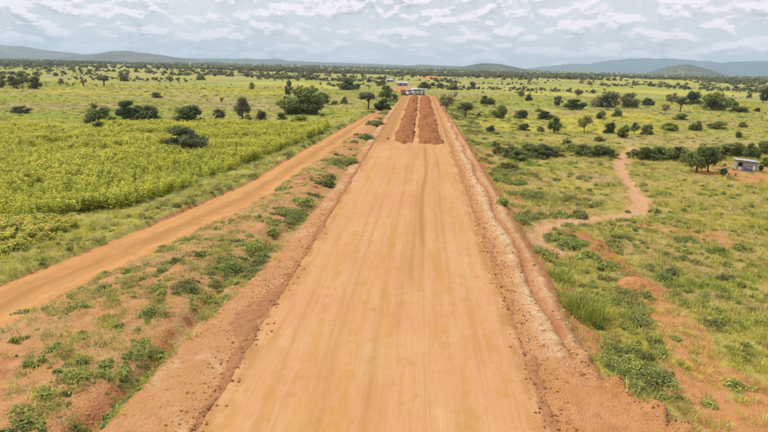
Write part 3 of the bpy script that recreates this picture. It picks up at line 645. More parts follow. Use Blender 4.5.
# ------------------------------------------------------------------ trees and bushes
def tube(V, Q, a, b, ra, rb, ns=7):
    a, b = np.array(a, float), np.array(b, float); d = b-a; d /= np.linalg.norm(d); t = np.cross(d, [0, 0, 1.0]) if abs(d[2]) < .95 else np.cross(d, [1.0, 0, 0]); t /= np.linalg.norm(t); s = np.cross(d, t)
    o = len(V)
    for c, r in ((a, ra), (b, rb)):
        for k_ in range(ns): q = 2*math.pi*k_/ns; V.append(c+t*r*math.cos(q)+s*r*math.sin(q))
    for k_ in range(ns): Q.append((o+k_, o+(k_+1) % ns, o+ns+(k_+1) % ns, o+ns+k_))
def make_plant(seed, kind, n):
    """unit sized (1 wide, 1 tall) crown points + wood; kinds: bush, tree, umbrella, spindly"""
    g = np.random.default_rng(seed)
    if kind == 'bush':    nl, z0, z1, rr, hw = 24, .02, .76, (.10, .23), .38
    elif kind == 'tree':  nl, z0, z1, rr, hw = 18, .28, .84, (.09, .22), .38
    elif kind == 'umbrella': nl, z0, z1, rr, hw = 13, .52, .84, (.14, .22), .38
    elif kind == 'spread': nl, z0, z1, rr, hw = 18, .10, .76, (.11, .22), .42
    else:                 nl, z0, z1, rr, hw = 11, .32, .86, (.10, .19), .34
    cen = []
    for i in range(nl):
        t = g.random(); z = z0+(z1-z0)*t
        if kind == 'bush': wmax = hw*math.sqrt(max(.05, 1-(t*.92)**2))
        elif kind == 'umbrella': wmax = hw*(1-.55*t**2)
        else: wmax = hw*math.sin(math.pi*(.22+.70*t))**.7
        a = i*2.4+g.normal(0, .5); r = wmax*math.sqrt(g.uniform(.12, 1)); cen.append((r*math.cos(a), r*math.sin(a), z))
    cen = np.array(cen); rad = g.uniform(*rr, nl)
    vol = {'bush': .9, 'tree': .75, 'umbrella': .55, 'spread': .8}.get(kind, .8)
    i = g.choice(nl, n, p=rad**2/np.sum(rad**2)); d = g.normal(size=(n, 3)); d /= np.linalg.norm(d, axis=1, keepdims=True)
    rr_ = rad[i]*g.random(n)**.38*(1+.32*np.abs(g.normal(size=n))*(g.random(n) < .22))
    P = cen[i]+d*rr_[:, None]*np.array([1, 1, vol]); ok = P[:, 2] > .015; P, d = P[ok], d[ok]
    size = {'spindly': .042, 'bush': .055, 'spread': .046}.get(kind, .050)
    V, Q = leaf_quads(P, d*.9+g.normal(size=P.shape)*.55+np.array([0, 0, .6]), size, g)
    TV, TQ = [], []
    tr = {'bush': .028, 'spindly': .022, 'spread': .03}.get(kind, .036); fork = {'bush': .12, 'umbrella': .38, 'spread': .12}.get(kind, .28)
    base = np.array([0, 0, -.04]); fk = np.array([g.normal(0, .03), g.normal(0, .03), fork]); tube(TV, TQ, base, fk, tr*1.25, tr)
    for j in range(nl):
        m_ = fk*.45+cen[j]*.55+np.array([0, 0, .04]); tube(TV, TQ, fk, m_, tr*.6, tr*.36, 5); tube(TV, TQ, m_, cen[j], tr*.36, tr*.12, 5)
    return (V, Q), (np.array(TV), np.array(TQ))
VAR = {}
for kd, num, nn in (('bush', 7, 3200), ('tree', 5, 2300), ('umbrella', 3, 2600), ('spindly', 3, 1100), ('spread', 3, 5200)):
    VAR[kd] = [make_plant(500+17*j+hash(kd[0])*0+len(kd)*31, kd, nn) for j in range(num)]
MCACHE = {}
def plant_mesh(kd, j, mat):
    key = (kd, j, mat)
    if key not in MCACHE:
        (V, Q), (TV, TQ) = VAR[kd][j]
        MCACHE[key] = fast_mesh('crown', V, Q, [LEAF[mat]])
        if (kd, j, 'w') not in MCACHE: MCACHE[(kd, j, 'w')] = fast_mesh('trunk', TV, TQ, [m_bark], True)
    return MCACHE[key], MCACHE[(kd, j, 'w')]
count = {}
def plant(px, py, wpx, hpx, kd, mat, label, group=None, sink=.03):
    x, y, z = ground_at(px, py); d = depth(x, y, z); wd = wpx*d/F*1.06; ht = hpx*d/F/math.cos(math.atan2(CAM_H, y))*1.04
    if kd in ('bush', 'spread'): y += wd*.30; z = float(gz(np.array([x]), np.array([y]))[0])
    j = count.get(kd, 0); count[kd] = j+1
    if kd == 'bush' and hpx >= 9 and j % 5 in (1, 3): kd = 'spread'
    cm, tm = plant_mesh(kd, j % len(VAR[kd]), mat)
    nm = 'bush' if kd in ('bush', 'spread') and hpx*d/F < 4.2 else 'tree'
    t = empty(nm, (x, y, z-sink*ht), random.uniform(0, 6.28), (wd, wd, ht), label=label, category=nm)
    if group: t['group'] = group
    link('crown' if nm == 'tree' else 'foliage', cm, t); link('trunk' if nm == 'tree' else 'stem', tm, t)
    return t

GL, GR = 'trees in the grassland left of the road', 'trees in the grassland right of the road'
LT = [
 (3, 88, 12, 14, 'tree', 'grey', 'grey-green tree at the very left edge, leftmost of the far grove'),
 (14, 88, 13, 13, 'tree', 'grey', 'grey-green tree second from the left in the far left grove'),
 (23, 87, 14, 15, 'tree', 'mid', 'tallest tree in the middle of the far left grove'),
 (33, 89, 12, 14, 'bush', 'dark', 'dark round tree at the right end of the far left grove'),
 (84, 86, 8, 9, 'spindly', 'brown', 'small thin brownish tree alone in the far yellow strip on the left'),
 (104, 86, 16, 11, 'umbrella', 'grey', 'low wide grey tree right of the thin brownish one on the far left'),
 (124, 81, 13, 12, 'tree', 'grey', 'far grey tree above the dark bush pair on the left'),
 (17, 114, 18, 9, 'spread', 'grey', 'low dull grey shrub at the left edge above the bright green strip'),
 (98, 123, 24, 21, 'tree', 'mid', 'tallest tree of the left bush group behind the crop field'),
 (88, 124, 14, 11, 'bush', 'mid', 'small round bush on the left side of the left bush group'),
 (110, 127, 17, 12, 'bush', 'lime', 'bright green bush on the right side of the left bush group'),
 (99, 134, 12, 13, 'tree', 'dark', 'small dark tree standing foremost in the left bush group'),
 (125, 119, 22, 21, 'bush', 'dark', 'dark bush behind and left of the big round bush on the left'),
 (144, 126, 30, 22, 'bush', 'dark', 'big dark round bush at the far edge of the crop field'),
 (185, 122, 32, 18, 'bush', 'dark', 'wide dark bush with brownish top right of the big round bush'),
 (180, 155, 44, 31, 'bush', 'blue', 'dark spreading bush standing alone inside the yellow-green crop field'),
 (155, 98, 11, 6, 'bush', 'grey', 'small grey bush in the tan strip above the wide dark bush'),
 (218, 119, 13, 11, 'bush', 'grey', 'small grey bush between the wide dark bush and the pale dead trunk'),
 (222, 104, 6, 8, 'spindly', 'olive', 'slim little tree in the tan strip left of centre'),
 (243, 119, 17, 23, 'tree', 'grey', 'slender grey-green tree just left of the pale dead trunk'),
 (247, 122, 9, 9, 'bush', 'olive', 'small pale bush at the foot of the slender grey tree'),
 (260, 121, 13, 12, 'bush', 'blue', 'small dark bush just right of the pale dead trunk'),
 (252, 91, 6, 9, 'tree', 'mid', 'tiny lone tree far off in the yellow field left of centre'),
 (301, 115, 40, 30, 'spread', 'mid', 'large spreading tree, biggest left of the road'),
 (288, 114, 22, 20, 'tree', 'mid', 'leafy tree filling the left side of the large spreading tree'),
 (315, 114, 22, 19, 'tree', 'grey', 'greyish tree filling the right side of the large spreading tree'),
 (289, 97, 9, 17, 'tree', 'dark', 'narrow tall tree rising behind the left side of the large spreading tree'),
 (321, 105, 17, 14, 'bush', 'mid', 'round tree touching the right side of the large spreading tree'),
 (313, 94, 10, 9, 'tree', 'mid', 'small tree behind the large spreading tree near the road'),
 (281, 120, 11, 8, 'bush', 'dark', 'low dark bush at the left foot of the large spreading tree'),
 (300, 127, 23, 13, 'bush', 'lime', 'bright green bush in front of the large spreading tree'),
 (347, 90, 20, 13, 'bush', 'dark', 'broad dark tree alone in the far meadow just left of the road'),
 (357, 89, 8, 6, 'bush', 'dark', 'small bush touching the broad dark tree in the far meadow'),
 (344, 104, 8, 8, 'bush', 'grey', 'small grey bush behind the end of the side track'),
 (334, 105, 9, 5, 'bush', 'mid', 'low bush between the large spreading tree and the side track end'),
 (368, 109, 20, 18, 'umbrella', 'grey', 'grey tree with bare trunk where the side track ends'),
 (382, 111, 17, 14, 'bush', 'dark', 'dark round bush between the side track end and the road'),
 (386, 102, 14, 17, 'tree', 'mid', 'tree behind the dark round bush beside the road'),
 (394, 101, 9, 8, 'bush', 'dark', 'small dark bush against the left road edge near the vehicles'),
 (322, 117, 4, 6, 'bush', 'mid', 'tiny bush in the grass left of the side track'),
 (60, 84, 7, 6, 'bush', 'grey', 'small grey bush in the far left yellow strip'),
 (170, 82, 9, 8, 'tree', 'grey', 'small far grey tree above the wide dark bush on the left'),
 (200, 80, 10, 6, 'bush', 'mid', 'low far bush left of the green far strip'),
]
RT = [
 (446, 111, 16, 18, 'spindly', 'brown', 'grey-brown half bare tree beside the right road edge'),
 (465, 117, 18, 16, 'umbrella', 'mid', 'round-crowned tree with dark trunk right of the half bare tree'),
 (455, 99, 5, 8, 'spindly', 'brown', 'thin small tree behind the half bare tree at the right road edge'),
 (424, 88, 14, 7, 'bush', 'dark', 'low dark bush just right of the white vehicles'),
 (440, 88, 9, 6, 'bush', 'mid', 'second low bush right of the white vehicles'),
 (453, 90, 13, 8, 'bush', 'olive', 'olive bush far right of the white vehicles'),
 (472, 89, 10, 8, 'bush', 'dark', 'dark far bush above the round-crowned tree'),
 (488, 105, 16, 11, 'bush', 'dark', 'low round dark bush farther back, upper left of the ball-shaped bush'),
 (501, 119, 15, 15, 'bush', 'mid', 'ball-shaped bush standing in the yellow meadow right of the road'),
 (523, 119, 16, 10, 'bush', 'dark', 'low dome bush right of the ball-shaped bush'),
 (546, 120, 16, 10, 'bush', 'dark', 'second low dome bush in the yellow meadow'),
 (479, 117, 6, 5, 'bush', 'olive', 'tiny bush between the round-crowned tree and the ball-shaped bush'),
 (491, 133, 11, 8, 'bush', 'dark', 'small dark bush in front of the ball-shaped bush'),
 (524, 131, 14, 8, 'bush', 'mid', 'low bush in front of the first low dome bush'),
 (539, 112, 8, 5, 'bush', 'olive', 'tiny olive bush above the second low dome bush'),
 (529, 101, 8, 7, 'bush', 'dark', 'small far bush above the low dome bushes'),
 (521, 98, 7, 9, 'tree', 'grey', 'small far grey tree above the low dome bushes'),
 (557, 107, 11, 11, 'tree', 'grey', 'grey tree left of the humped dark bush'),
 (576, 110, 20, 12, 'bush', 'dark', 'humped dark bush in the middle of the right meadow'),
 (554, 134, 14, 18, 'tree', 'mid', 'irregular upright bush left of the open pinkish tree'),
 (541, 132, 9, 6, 'bush', 'olive', 'low olive bush left of the irregular upright bush'),
 (584, 133, 19, 20, 'spindly', 'olive', 'open thin-crowned tree with slim bare trunk in the yellow meadow'),
 (602, 119, 11, 9, 'bush', 'mid', 'left of two small dome bushes below the big double tree'),
 (618, 117, 11, 9, 'bush', 'mid', 'right of two small dome bushes below the big double tree'),
 (611, 134, 12, 13, 'bush', 'dark', 'left bush of the three-bush clump right of the open tree'),
 (625, 138, 14, 14, 'bush', 'mid', 'middle bush of the three-bush clump right of the open tree'),
 (634, 134, 9, 12, 'tree', 'dark', 'right bush of the three-bush clump right of the open tree'),
 (609, 108, 28, 17, 'bush', 'grey', 'left half of the big grey double tree'),
 (631, 108, 19, 17, 'bush', 'grey', 'right half of the big grey double tree'),
 (650, 106, 14, 9, 'bush', 'blue', 'small dark dome tree right of the big grey double tree'),
 (578, 96, 9, 8, 'tree', 'brown', 'small brownish far tree above the humped dark bush'),
 (567, 146, 12, 8, 'bush', 'mid', 'small bush behind the long dark thicket'),
 (600, 142, 12, 6, 'bush', 'olive', 'low olive bush below the three-bush clump'),
 (672, 104, 13, 12, 'tree', 'grey', 'grey far tree between the dark dome tree and the wide right tree'),
 (665, 113, 9, 10, 'spindly', 'brown', 'small brown sparse tree left of the leaning grey tree'),
 (680, 112, 15, 16, 'umbrella', 'grey', 'grey-green tree with visible trunk right of the brown sparse tree'),
 (695, 105, 17, 15, 'bush', 'blue', 'bluish dark tree left of the widest right tree'),
 (718, 111, 27, 21, 'spread', 'mid', 'widest tree in the right meadow'),
 (733, 108, 13, 11, 'bush', 'mid', 'bush joined to the right side of the widest right tree'),
 (750, 98, 5, 5, 'bush', 'olive', 'tiny olive bush far off near the right edge'),
 (763, 103, 11, 15, 'tree', 'blue', 'dark tree at the right edge of the picture'),
 (741, 113, 20, 7, 'bush', 'mid', 'low wide bush in front of the widest right tree'),
 (758, 112, 6, 5, 'bush', 'dark', 'tiny dark bush below the dark tree at the right edge'),
 (649, 135, 14, 12, 'bush', 'mid', 'rounded bush right of the three-bush clump'),
 (672, 131, 18, 9, 'bush', 'lime', 'light green bush left of centre in the right meadow patch'),
 (682, 120, 16, 7, 'bush', 'lime', 'light green low bush behind the other light green bush'),
 (697, 131, 13, 12, 'bush', 'mid', 'upright bush right of the light green bushes'),
 (720, 130, 17, 9, 'bush', 'mid', 'low rounded bush below the widest right tree'),
 (739, 138, 7, 7, 'bush', 'dark', 'tiny dark bush above the hut'),
 (744, 128, 10, 7, 'bush', 'olive', 'small olive bush upper right above the hut'),
 (512, 158, 20, 13, 'bush', 'blue', 'left end of the long dark thicket right of the road'),
 (529, 154, 20, 12, 'bush', 'mid', 'second bush of the long dark thicket right of the road'),
 (545, 158, 24, 14, 'bush', 'blue', 'dark right end of the long dark thicket right of the road'),
 (508, 170, 18, 8, 'spread', 'olive', 'olive low shrub in front of the long dark thicket'),
 (496, 147, 9, 7, 'bush', 'mid', 'small bush left above the long dark thicket'),
 (585, 157, 20, 13, 'bush', 'mid', 'bush just left of where the footpath starts'),
 (602, 158, 22, 14, 'bush', 'dark', 'dark bush at the left side of the footpath start'),
 (645, 160, 18, 14, 'bush', 'mid', 'first bush of the hedge right of the footpath'),
 (662, 160, 20, 15, 'bush', 'mid', 'second bush of the hedge right of the footpath'),
 (680, 160, 20, 15, 'bush', 'dark', 'third bush of the hedge right of the footpath'),
 (697, 172, 24, 28, 'tree', 'mid', 'leafy tree with dark trunk at the end of the hedge left of the hut'),
 (708, 171, 18, 25, 'tree', 'dark', 'tree standing closest to the hut yard on its left'),
 (737, 157, 26, 16, 'bush', 'mid', 'bush mass behind the hut'),
 (754, 159, 15, 19, 'bush', 'dark', 'dark bush rising behind the right end of the hut'),
 (520, 161, 22, 12, 'spread', 'mid', 'leafy bush filling the front of the long dark thicket on its left'),
 (537, 159, 24, 13, 'bush', 'mid', 'broad bush in the centre of the long dark thicket'),
 (557, 157, 20, 11, 'spread', 'olive', 'paler bush closing the right side of the long dark thicket'),
 (500, 155, 15, 9, 'spread', 'olive', 'low olive bush at the left tip of the long dark thicket'),
 (574, 153, 18, 10, 'bush', 'mid', 'bush between the long dark thicket and the footpath bushes'),
 (612, 158, 14, 10, 'spread', 'mid', 'low bush touching the footpath start on its left'),
 (635, 158, 13, 10, 'spread', 'olive', 'low olive bush touching the footpath start on its right'),
 (654, 161, 17, 13, 'bush', 'dark', 'dark bush filling the gap between first and second hedge bush'),
 (671, 161, 19, 14, 'bush', 'mid', 'bush filling the gap between second and third hedge bush'),
 (688, 163, 17, 15, 'bush', 'mid', 'bush joining the hedge to the leafy tree left of the hut'),
 (718, 160, 21, 15, 'bush', 'mid', 'bush behind the yard between the leafy tree and the hut'),
 (727, 157, 20, 14, 'bush', 'olive', 'olive bush behind the left end of the hut'),
 (765, 155, 15, 15, 'bush', 'mid', 'bush at the right edge behind the hut'),
 (724, 176, 7, 9, 'bush', 'dark', 'small bush in the orange yard in front of the hut'),
 (766, 167, 10, 11, 'bush', 'lime', 'yellow-green bush at the right edge beside the hut'),
]
for a in LT: plant(*a)
for a in RT: plant(*a)
# low weedy clumps that stand out on the verges
def weed_clump(px, py, wpx, hpx, kd, label, mat='weed'):
    hpx *= .75 if py > 200 else .5
    x, y, z = ground_at(px, py); d = depth(x, y, z); wd = wpx*d/F; ht = hpx*d/F*1.15; y += wd*.3; z = float(gz(np.array([x]), np.array([y]))[0])
    sd_ = int(px*7+py)
    if mat == 'mid': mat = ('weed', 'olive')[sd_ % 2]
    t = empty('grass_clump' if kd == 'g' else 'weed_clump', (x, y, z-.03), random.uniform(0, 6.28), label=label, category='weeds')
    if kd == 'g':
        me = tuft_mesh('blades', sd_, int(420*min(1, wd/2.5)), ht*1.05, wd*.46, .03, m_gr_green, .55)
        link('blades', me, t); nl = 160
    else: nl = int(900*min(1.6, max(.35, wd/2)))
    link('leaves', weed_mesh('leaves', sd_, nl, wd, ht, max(.075, .0026*d), LEAF[mat]), t)
for a in [(586, 322, 46, 34, 'g', 'tall bushy grass clump on the slope beside the right gully'), (562, 284, 26, 20, 'g', 'smaller grass clump above the tall one beside the right gully'),
          (618, 352, 40, 14, 'w', 'low green weed mat below the tall grass clump'), (655, 388, 36, 20, 'w', 'bright green weed clump above the crumbling ramp edge'), (628, 372, 34, 14, 'w', 'green weed patch left of the bright clump above the ramp edge', 'mid'),
          (647, 298, 11, 10, 'w', 'small green bush at the foot of the orange soil mound'), (663, 282, 22, 11, 'w', 'green weeds right behind the orange soil mound'), (612, 270, 20, 10, 'w', 'green weeds left above the orange soil mound'), (590, 262, 24, 10, 'w', 'green weeds between the two orange mounds'),
          (571, 250, 22, 10, 'w', 'green weeds beside the footpath end'), (545, 258, 22, 10, 'w', 'dark green weeds at the gully edge below the footpath end', 'mid'), (520, 222, 22, 10, 'w', 'dark green weeds at the gully edge left of the footpath', 'mid'), (503, 205, 18, 10, 'w', 'green weeds on the right road edge above the gully'),
          (562, 216, 18, 8, 'w', 'green weeds left of the footpath bend'), (580, 217, 16, 8, 'w', 'green weeds right behind the footpath bend', 'mid'), (655, 214, 10, 7, 'w', 'lone weed clump right of the footpath bend'), 
          (520, 185, 20, 7, 'w', 'weeds in the grass right of the road shoulder'), (535, 200, 20, 8, 'w', 'weeds in the dry grass patch left of the footpath', 'mid'), (690, 242, 18, 6, 'w', 'dark weeds below the pale dry branch path', 'mid'), (727, 281, 14, 8, 'w', 'small dark bush low in the right grassland', 'grey'), (673, 276, 14, 11, 'w', 'greyish weed bush in the right grassland', 'grey'), (745, 252, 22, 8, 'w', 'lime weeds at the right edge of the grassland', 'lime'), (718, 255, 20, 8, 'w', 'lime weeds in the middle of the right grassland', 'lime'),
          (722, 330, 26, 8, 'w', 'low green weeds near the lower right edge', 'olive'), (742, 392, 22, 9, 'w', 'green weeds on the orange soil in the lower right corner', 'mid'), (712, 408, 14, 7, 'w', 'small weed patch on the sandy strip at the lower right'),
          (103, 291, 12, 6, 'w', 'small weed beside the side track'), (162, 272, 11, 8, 'w', 'small round weed in the middle of the bank'), (198, 258, 11, 8, 'w', 'small weed on the upper middle of the bank'), (222, 272, 26, 12, 'w', 'leafy weeds on the right part of the bank', 'mid'), (250, 254, 26, 16, 'w', 'taller leafy weeds at the shoulder edge of the bank', 'mid'), (272, 238, 14, 10, 'w', 'weeds at the shoulder edge farther up the bank', 'mid'), (185, 290, 26, 10, 'w', 'weed patch in the centre of the bank', 'mid'), (150, 322, 30, 14, 'w', 'dark weeds beside the left shoulder', 'mid'), (52, 352, 16, 9, 'w', 'round weed on the lower part of the bank', 'mid'), (16, 342, 12, 9, 'w', 'upright weed near the left edge of the bank'), (60, 388, 40, 16, 'w', 'wide weed patch in the lower left', 'mid'), (30, 412, 40, 16, 'w', 'weed patch in the lower left corner', 'mid'), (108, 420, 12, 8, 'w', 'small weed at the bottom beside the left shoulder'), (20, 316, 16, 7, 'w', 'weeds where the side track meets the left edge'), (300, 206, 24, 10, 'w', 'weeds on the narrow middle of the bank', 'mid'), (325, 186, 20, 12, 'w', 'weeds on the narrow far bank between track and road', 'mid'), (346, 163, 20, 12, 'w', 'bushy weeds on the bank near its far end', 'mid'), (366, 140, 18, 12, 'w', 'bushy weeds at the far tip of the bank', 'mid'), (375, 126, 14, 10, 'w', 'green weeds between the track end and the road', 'mid'), (285, 190, 18, 7, 'w', 'weeds along the right edge of the side track'), (175, 262, 14, 5, 'w', 'flat weeds along the right rim of the side track')]:
    weed_clump(*a)

# dead trunk in the field edge
x, y, z = ground_at(255, 127); V, Q = [], []
tube(V, Q, (0, 0, -.1), (.05, 0, 2.1), .13, .10); t = empty('dead_tree', (x, y, z), 0, label='pale dead bare trunk standing behind the crop field', category='dead tree')
link('trunk', fast_mesh('trunk', V, Q, [m_pale_bark], True), t)
for e, s in (((.35, .1, 3.3), (.05, 0, 2.05)), ((-.22, -.1, 3.0), (.05, 0, 2.0))):
    V, Q = [], []; tube(V, Q, s, e, .085, .03); link('branch', fast_mesh('branch', V, Q, [m_pale_bark], True), t)

# soil mounds
def mound(px, py, wpx, hpx, label, mat=m_mound):
    x, y, z = ground_at(px, py); d = depth(x, y, z); wd = wpx*d/F; ht = hpx*d/F*1.0; y += wd*.3
    a = np.linspace(-1, 1, 34); A, B = np.meshgrid(a, a, indexing='ij'); rr = np.hypot(A, B*1.1)
    X_, Y_ = x+A*wd*.55, y+B*wd*.5; n_ = fbm(X_/(.22*wd), Y_/(.22*wd), int(px), 4)
    Zm = gz(X_, Y_)-.12+ht*(1-sst(rr+.7*(n_-.5), .05, .95))*(.6+.8*n_)-.1*sst(rr, .8, 1)
    link('soil_mound', fast_mesh('soil_mound', np.stack([X_.ravel(), Y_.ravel(), Zm.ravel()], 1), grid_faces(34, 34), [mat], True), label=label, category='soil mound')
mound(640, 290, 46, 11, 'bare orange soil mound among green weeds right of the road')
mound(599, 251, 18, 9, 'small orange soil heap below the footpath')
mound(388, 141, 5, 4, 'tiny dark red heap at the left end of the loose earth', m_loose)

# ------------------------------------------------------------------ hut and vehicles
def boxes(name, items, mat, parent, bev=.0):
    bm = bmesh.new()
    for (cx, cy, cz, sx, sy, sz) in items:
        r = bmesh.ops.create_cube(bm, size=1); bmesh.ops.scale(bm, vec=(sx, sy, sz), verts=r['verts']); bmesh.ops.translate(bm, vec=(cx, cy, cz), verts=r['verts'])
    if bev: bmesh.ops.bevel(bm, geom=bm.edges[:], offset=bev, segments=2, affect='EDGES')
    me = bpy.data.meshes.new(name); bm.to_mesh(me); bm.free(); me.materials.append(mat); return link(name, me, parent)
def prism(name, prof, x0, x1, mat, parent):
    """profile in (y,z) extruded along x"""
    n = len(prof); V = [(x0, a, b) for a, b in prof]+[(x1, a, b) for a, b in prof]
    Fs = [tuple(range(n))[::-1], tuple(range(n, 2*n))]+[(i, (i+1) % n, n+(i+1) % n, n+i) for i in range(n)]
    me = bpy.data.meshes.new(name); me.from_pydata(V, [], Fs); me.materials.append(mat)
    bm = bmesh.new(); bm.from_mesh(me); bmesh.ops.recalc_face_normals(bm, faces=bm.faces[:]); bmesh.ops.bevel(bm, geom=bm.edges[:], offset=.03, segments=2, affect='EDGES'); bm.to_mesh(me); bm.free()
    return link(name, me, parent)
m_block = mat_plain('hut_block', (.36, .34, .32), .9, .1, .3, 2.5); m_tin = mat_plain('tin_roof', (.50, .52, .55), .45, .4, .3, 3, .3)
m_dark = mat_plain('dark_inside', (.03, .025, .022), .9, .1); m_white = mat_plain('white_paint', (.78, .78, .78), .4, .4, .12, 2); m_blue = mat_plain('blue_paint', (.07, .12, .33), .5, .3, .15, 3)
m_red = mat_plain('red_paint', (.40, .10, .085), .4, .4, .25, 2); m_tyre = mat_plain('tyre_rubber', (.025, .024, .024), .85, .2); m_rim = mat_plain('rim', (.35, .35, .35), .5, .4); m_glass = mat_plain('window_glass', (.05, .075, .10), .08, .6, .05); m_lamp = mat_plain('lamp_glass', (.75, .75, .7), .15, .6, .05); m_wood = mat_plain('wood', (.20, .13, .08), .85, .1, .4, 4); m_blueg = mat_plain('blue_grey_paint', (.30, .40, .56), .5, .4, .15)

x, y, z = ground_at(749, 172); sc_h = depth(x, y, z)/F
hut = empty('hut', (x, y+1.2, z), R(-16), (.78, .78, .80), label='small grey block hut with tin roof in an orange yard on the right', category='hut')
W2, D2, H1, H2 = 1.75, 1.15, 2.05, 1.80       # half width, half depth, wall heights left/right
def wallpoly(name, pts, th, mat, parent):
    me = bpy.data.meshes.new(name); n = len(pts); V = [tuple(p) for p in pts]+[tuple(np.array(p)+np.array(th)) for p in pts]
    me.from_pydata(V, [], [tuple(range(n))[::-1], tuple(range(n, 2*n))]+[(i, (i+1) % n, n+(i+1) % n, n+i) for i in range(n)]); me.materials.append(mat)
    bm = bmesh.new(); bm.from_mesh(me); bmesh.ops.recalc_face_normals(bm, faces=bm.faces[:]); bm.to_mesh(me); bm.free(); return link(name, me, parent)
zt = lambda xq: H1+(H2-H1)*(xq+W2)/(2*W2)
wx0, wx1, wz0, wz1 = -1.50, -.75, .95, 1.65      # serving hatch
fw = [[(-W2, -D2, -.1), (wx0, -D2, -.1), (wx0, -D2, zt(wx0)), (-W2, -D2, H1)], [(wx1, -D2, -.1), (W2, -D2, -.1), (W2, -D2, H2), (wx1, -D2, zt(wx1))],
      [(wx0, -D2, -.1), (wx1, -D2, -.1), (wx1, -D2, wz0), (wx0, -D2, wz0)], [(wx0, -D2, wz1), (wx1, -D2, wz1), (wx1, -D2, zt(wx1)), (wx0, -D2, zt(wx0))]]
for q in fw: wallpoly('wall', q, (0, .15, 0), m_block, hut)
wallpoly('wall', [(-W2, D2, -.1), (W2, D2, -.1), (W2, D2, H2), (-W2, D2, H1)], (0, -.15, 0), m_block, hut)
wallpoly('wall', [(-W2, -D2+.152, -.1), (-W2, D2-.152, -.1), (-W2, D2-.152, H1-.005), (-W2, -D2+.152, H1-.005)], (.15, 0, 0), m_block, hut)
wallpoly('wall', [(W2, -D2+.152, -.1), (W2, D2-.152, -.1), (W2, D2-.152, H2-.005), (W2, -D2+.152, H2-.005)], (-.15, 0, 0), m_block, hut)
xr_ = np.linspace(-W2-.3, W2+.3, 6); yr_ = np.linspace(-D2-.28, D2+.2, 61); A, B = np.meshgrid(xr_, yr_, indexing='ij')
Zr = H1+(H2-H1)*(A+W2)/(2*W2)+.06+.018*np.sin(B*2*np.pi/.12)
rf = link('roof', fast_mesh('roof', np.stack([A.ravel(), B.ravel(), Zr.ravel()], 1), grid_faces(6, 61), [m_tin], True), hut); sm_ = rf.modifiers.new('thickness', 'SOLIDIFY'); sm_.thickness = .02
boxes('hatch_sill', [(-1.125, -D2-.09, wz0-.03, .9, .22, .06)], m_wood, hut); boxes('counter_panel', [(-1.17, -D2-.03, .50, .62, .05, .78)], m_white, hut)
sg = boxes('painted_sign', [(.28, -D2-.02, .66, 1.15, .03, .62)], m_blue, hut); boxes('white_panel', [(1.22, -D2-.02, .72, .50, .03, .80)], m_white, hut)
boxes('sign_mark', [(-.02, -D2-.042, .80, .10, .012, .34), (.12, -D2-.042, .68, .16, .012, .10), (.36, -D2-.042, .80, .26, .012, .12), (.36, -D2-.042, .60, .26, .012, .08), (.66, -D2-.042, .74, .12, .012, .34)], m_white, sg)
boxes('roof_beam', [(0, -D2-.12, 0, 3.7, .08, .08)], m_wood, hut).matrix_basis = Matrix.Translation((0, 0, (H1+H2)/2-.02)) @ Matrix.Rotation(math.atan2(H1-H2, 2*W2), 4, 'Y')
x, y, z = ground_at(732, 176)
bn = empty('bench', (x, y, z), R(-8), label='low reddish bench in the orange yard before the hut', category='bench'); boxes('seat', [(0, 0, .36, 1.2, .30, .06)], m_red, bn, .01)
for q in (-.45, .45): boxes('leg', [(q, 0, .16, .08, .26, .34)], m_wood, bn)
x, y, z = ground_at(763, 172)
cr = empty('water_drum', (x, y+.6, z), 0, label='dark drum beside the right wall of the hut', category='drum')
def disc(name, c, r, wdt, mat, parent, axis='X', seg=20):
    bm = bmesh.new(); bmesh.ops.create_cone(bm, cap_ends=True, segments=seg, radius1=r, radius2=r, depth=wdt); bmesh.ops.bevel(bm, geom=[e for e in bm.edges if len(e.link_faces) == 2 and abs(e.calc_face_angle(0)) > 1], offset=min(.03, wdt*.2), segments=2, affect='EDGES')
    if axis == 'X': bmesh.ops.rotate(bm, matrix=Matrix.Rotation(math.pi/2, 3, 'Y'), verts=bm.verts[:])
    if axis == 'Y': bmesh.ops.rotate(bm, matrix=Matrix.Rotation(math.pi/2, 3, 'X'), verts=bm.verts[:])
    bmesh.ops.translate(bm, vec=c, verts=bm.verts[:]); me = bpy.data.meshes.new(name); bm.to_mesh(me); bm.free(); me.materials.append(mat)
    return link(name, me, parent)
disc('barrel', (0, 0, .42), .29, .85, m_dark, cr, 'Z'); disc('rib', (0, 0, .30), .30, .03, m_rim, cr, 'Z'); disc('rib', (0, 0, .58), .30, .03, m_rim, cr, 'Z')

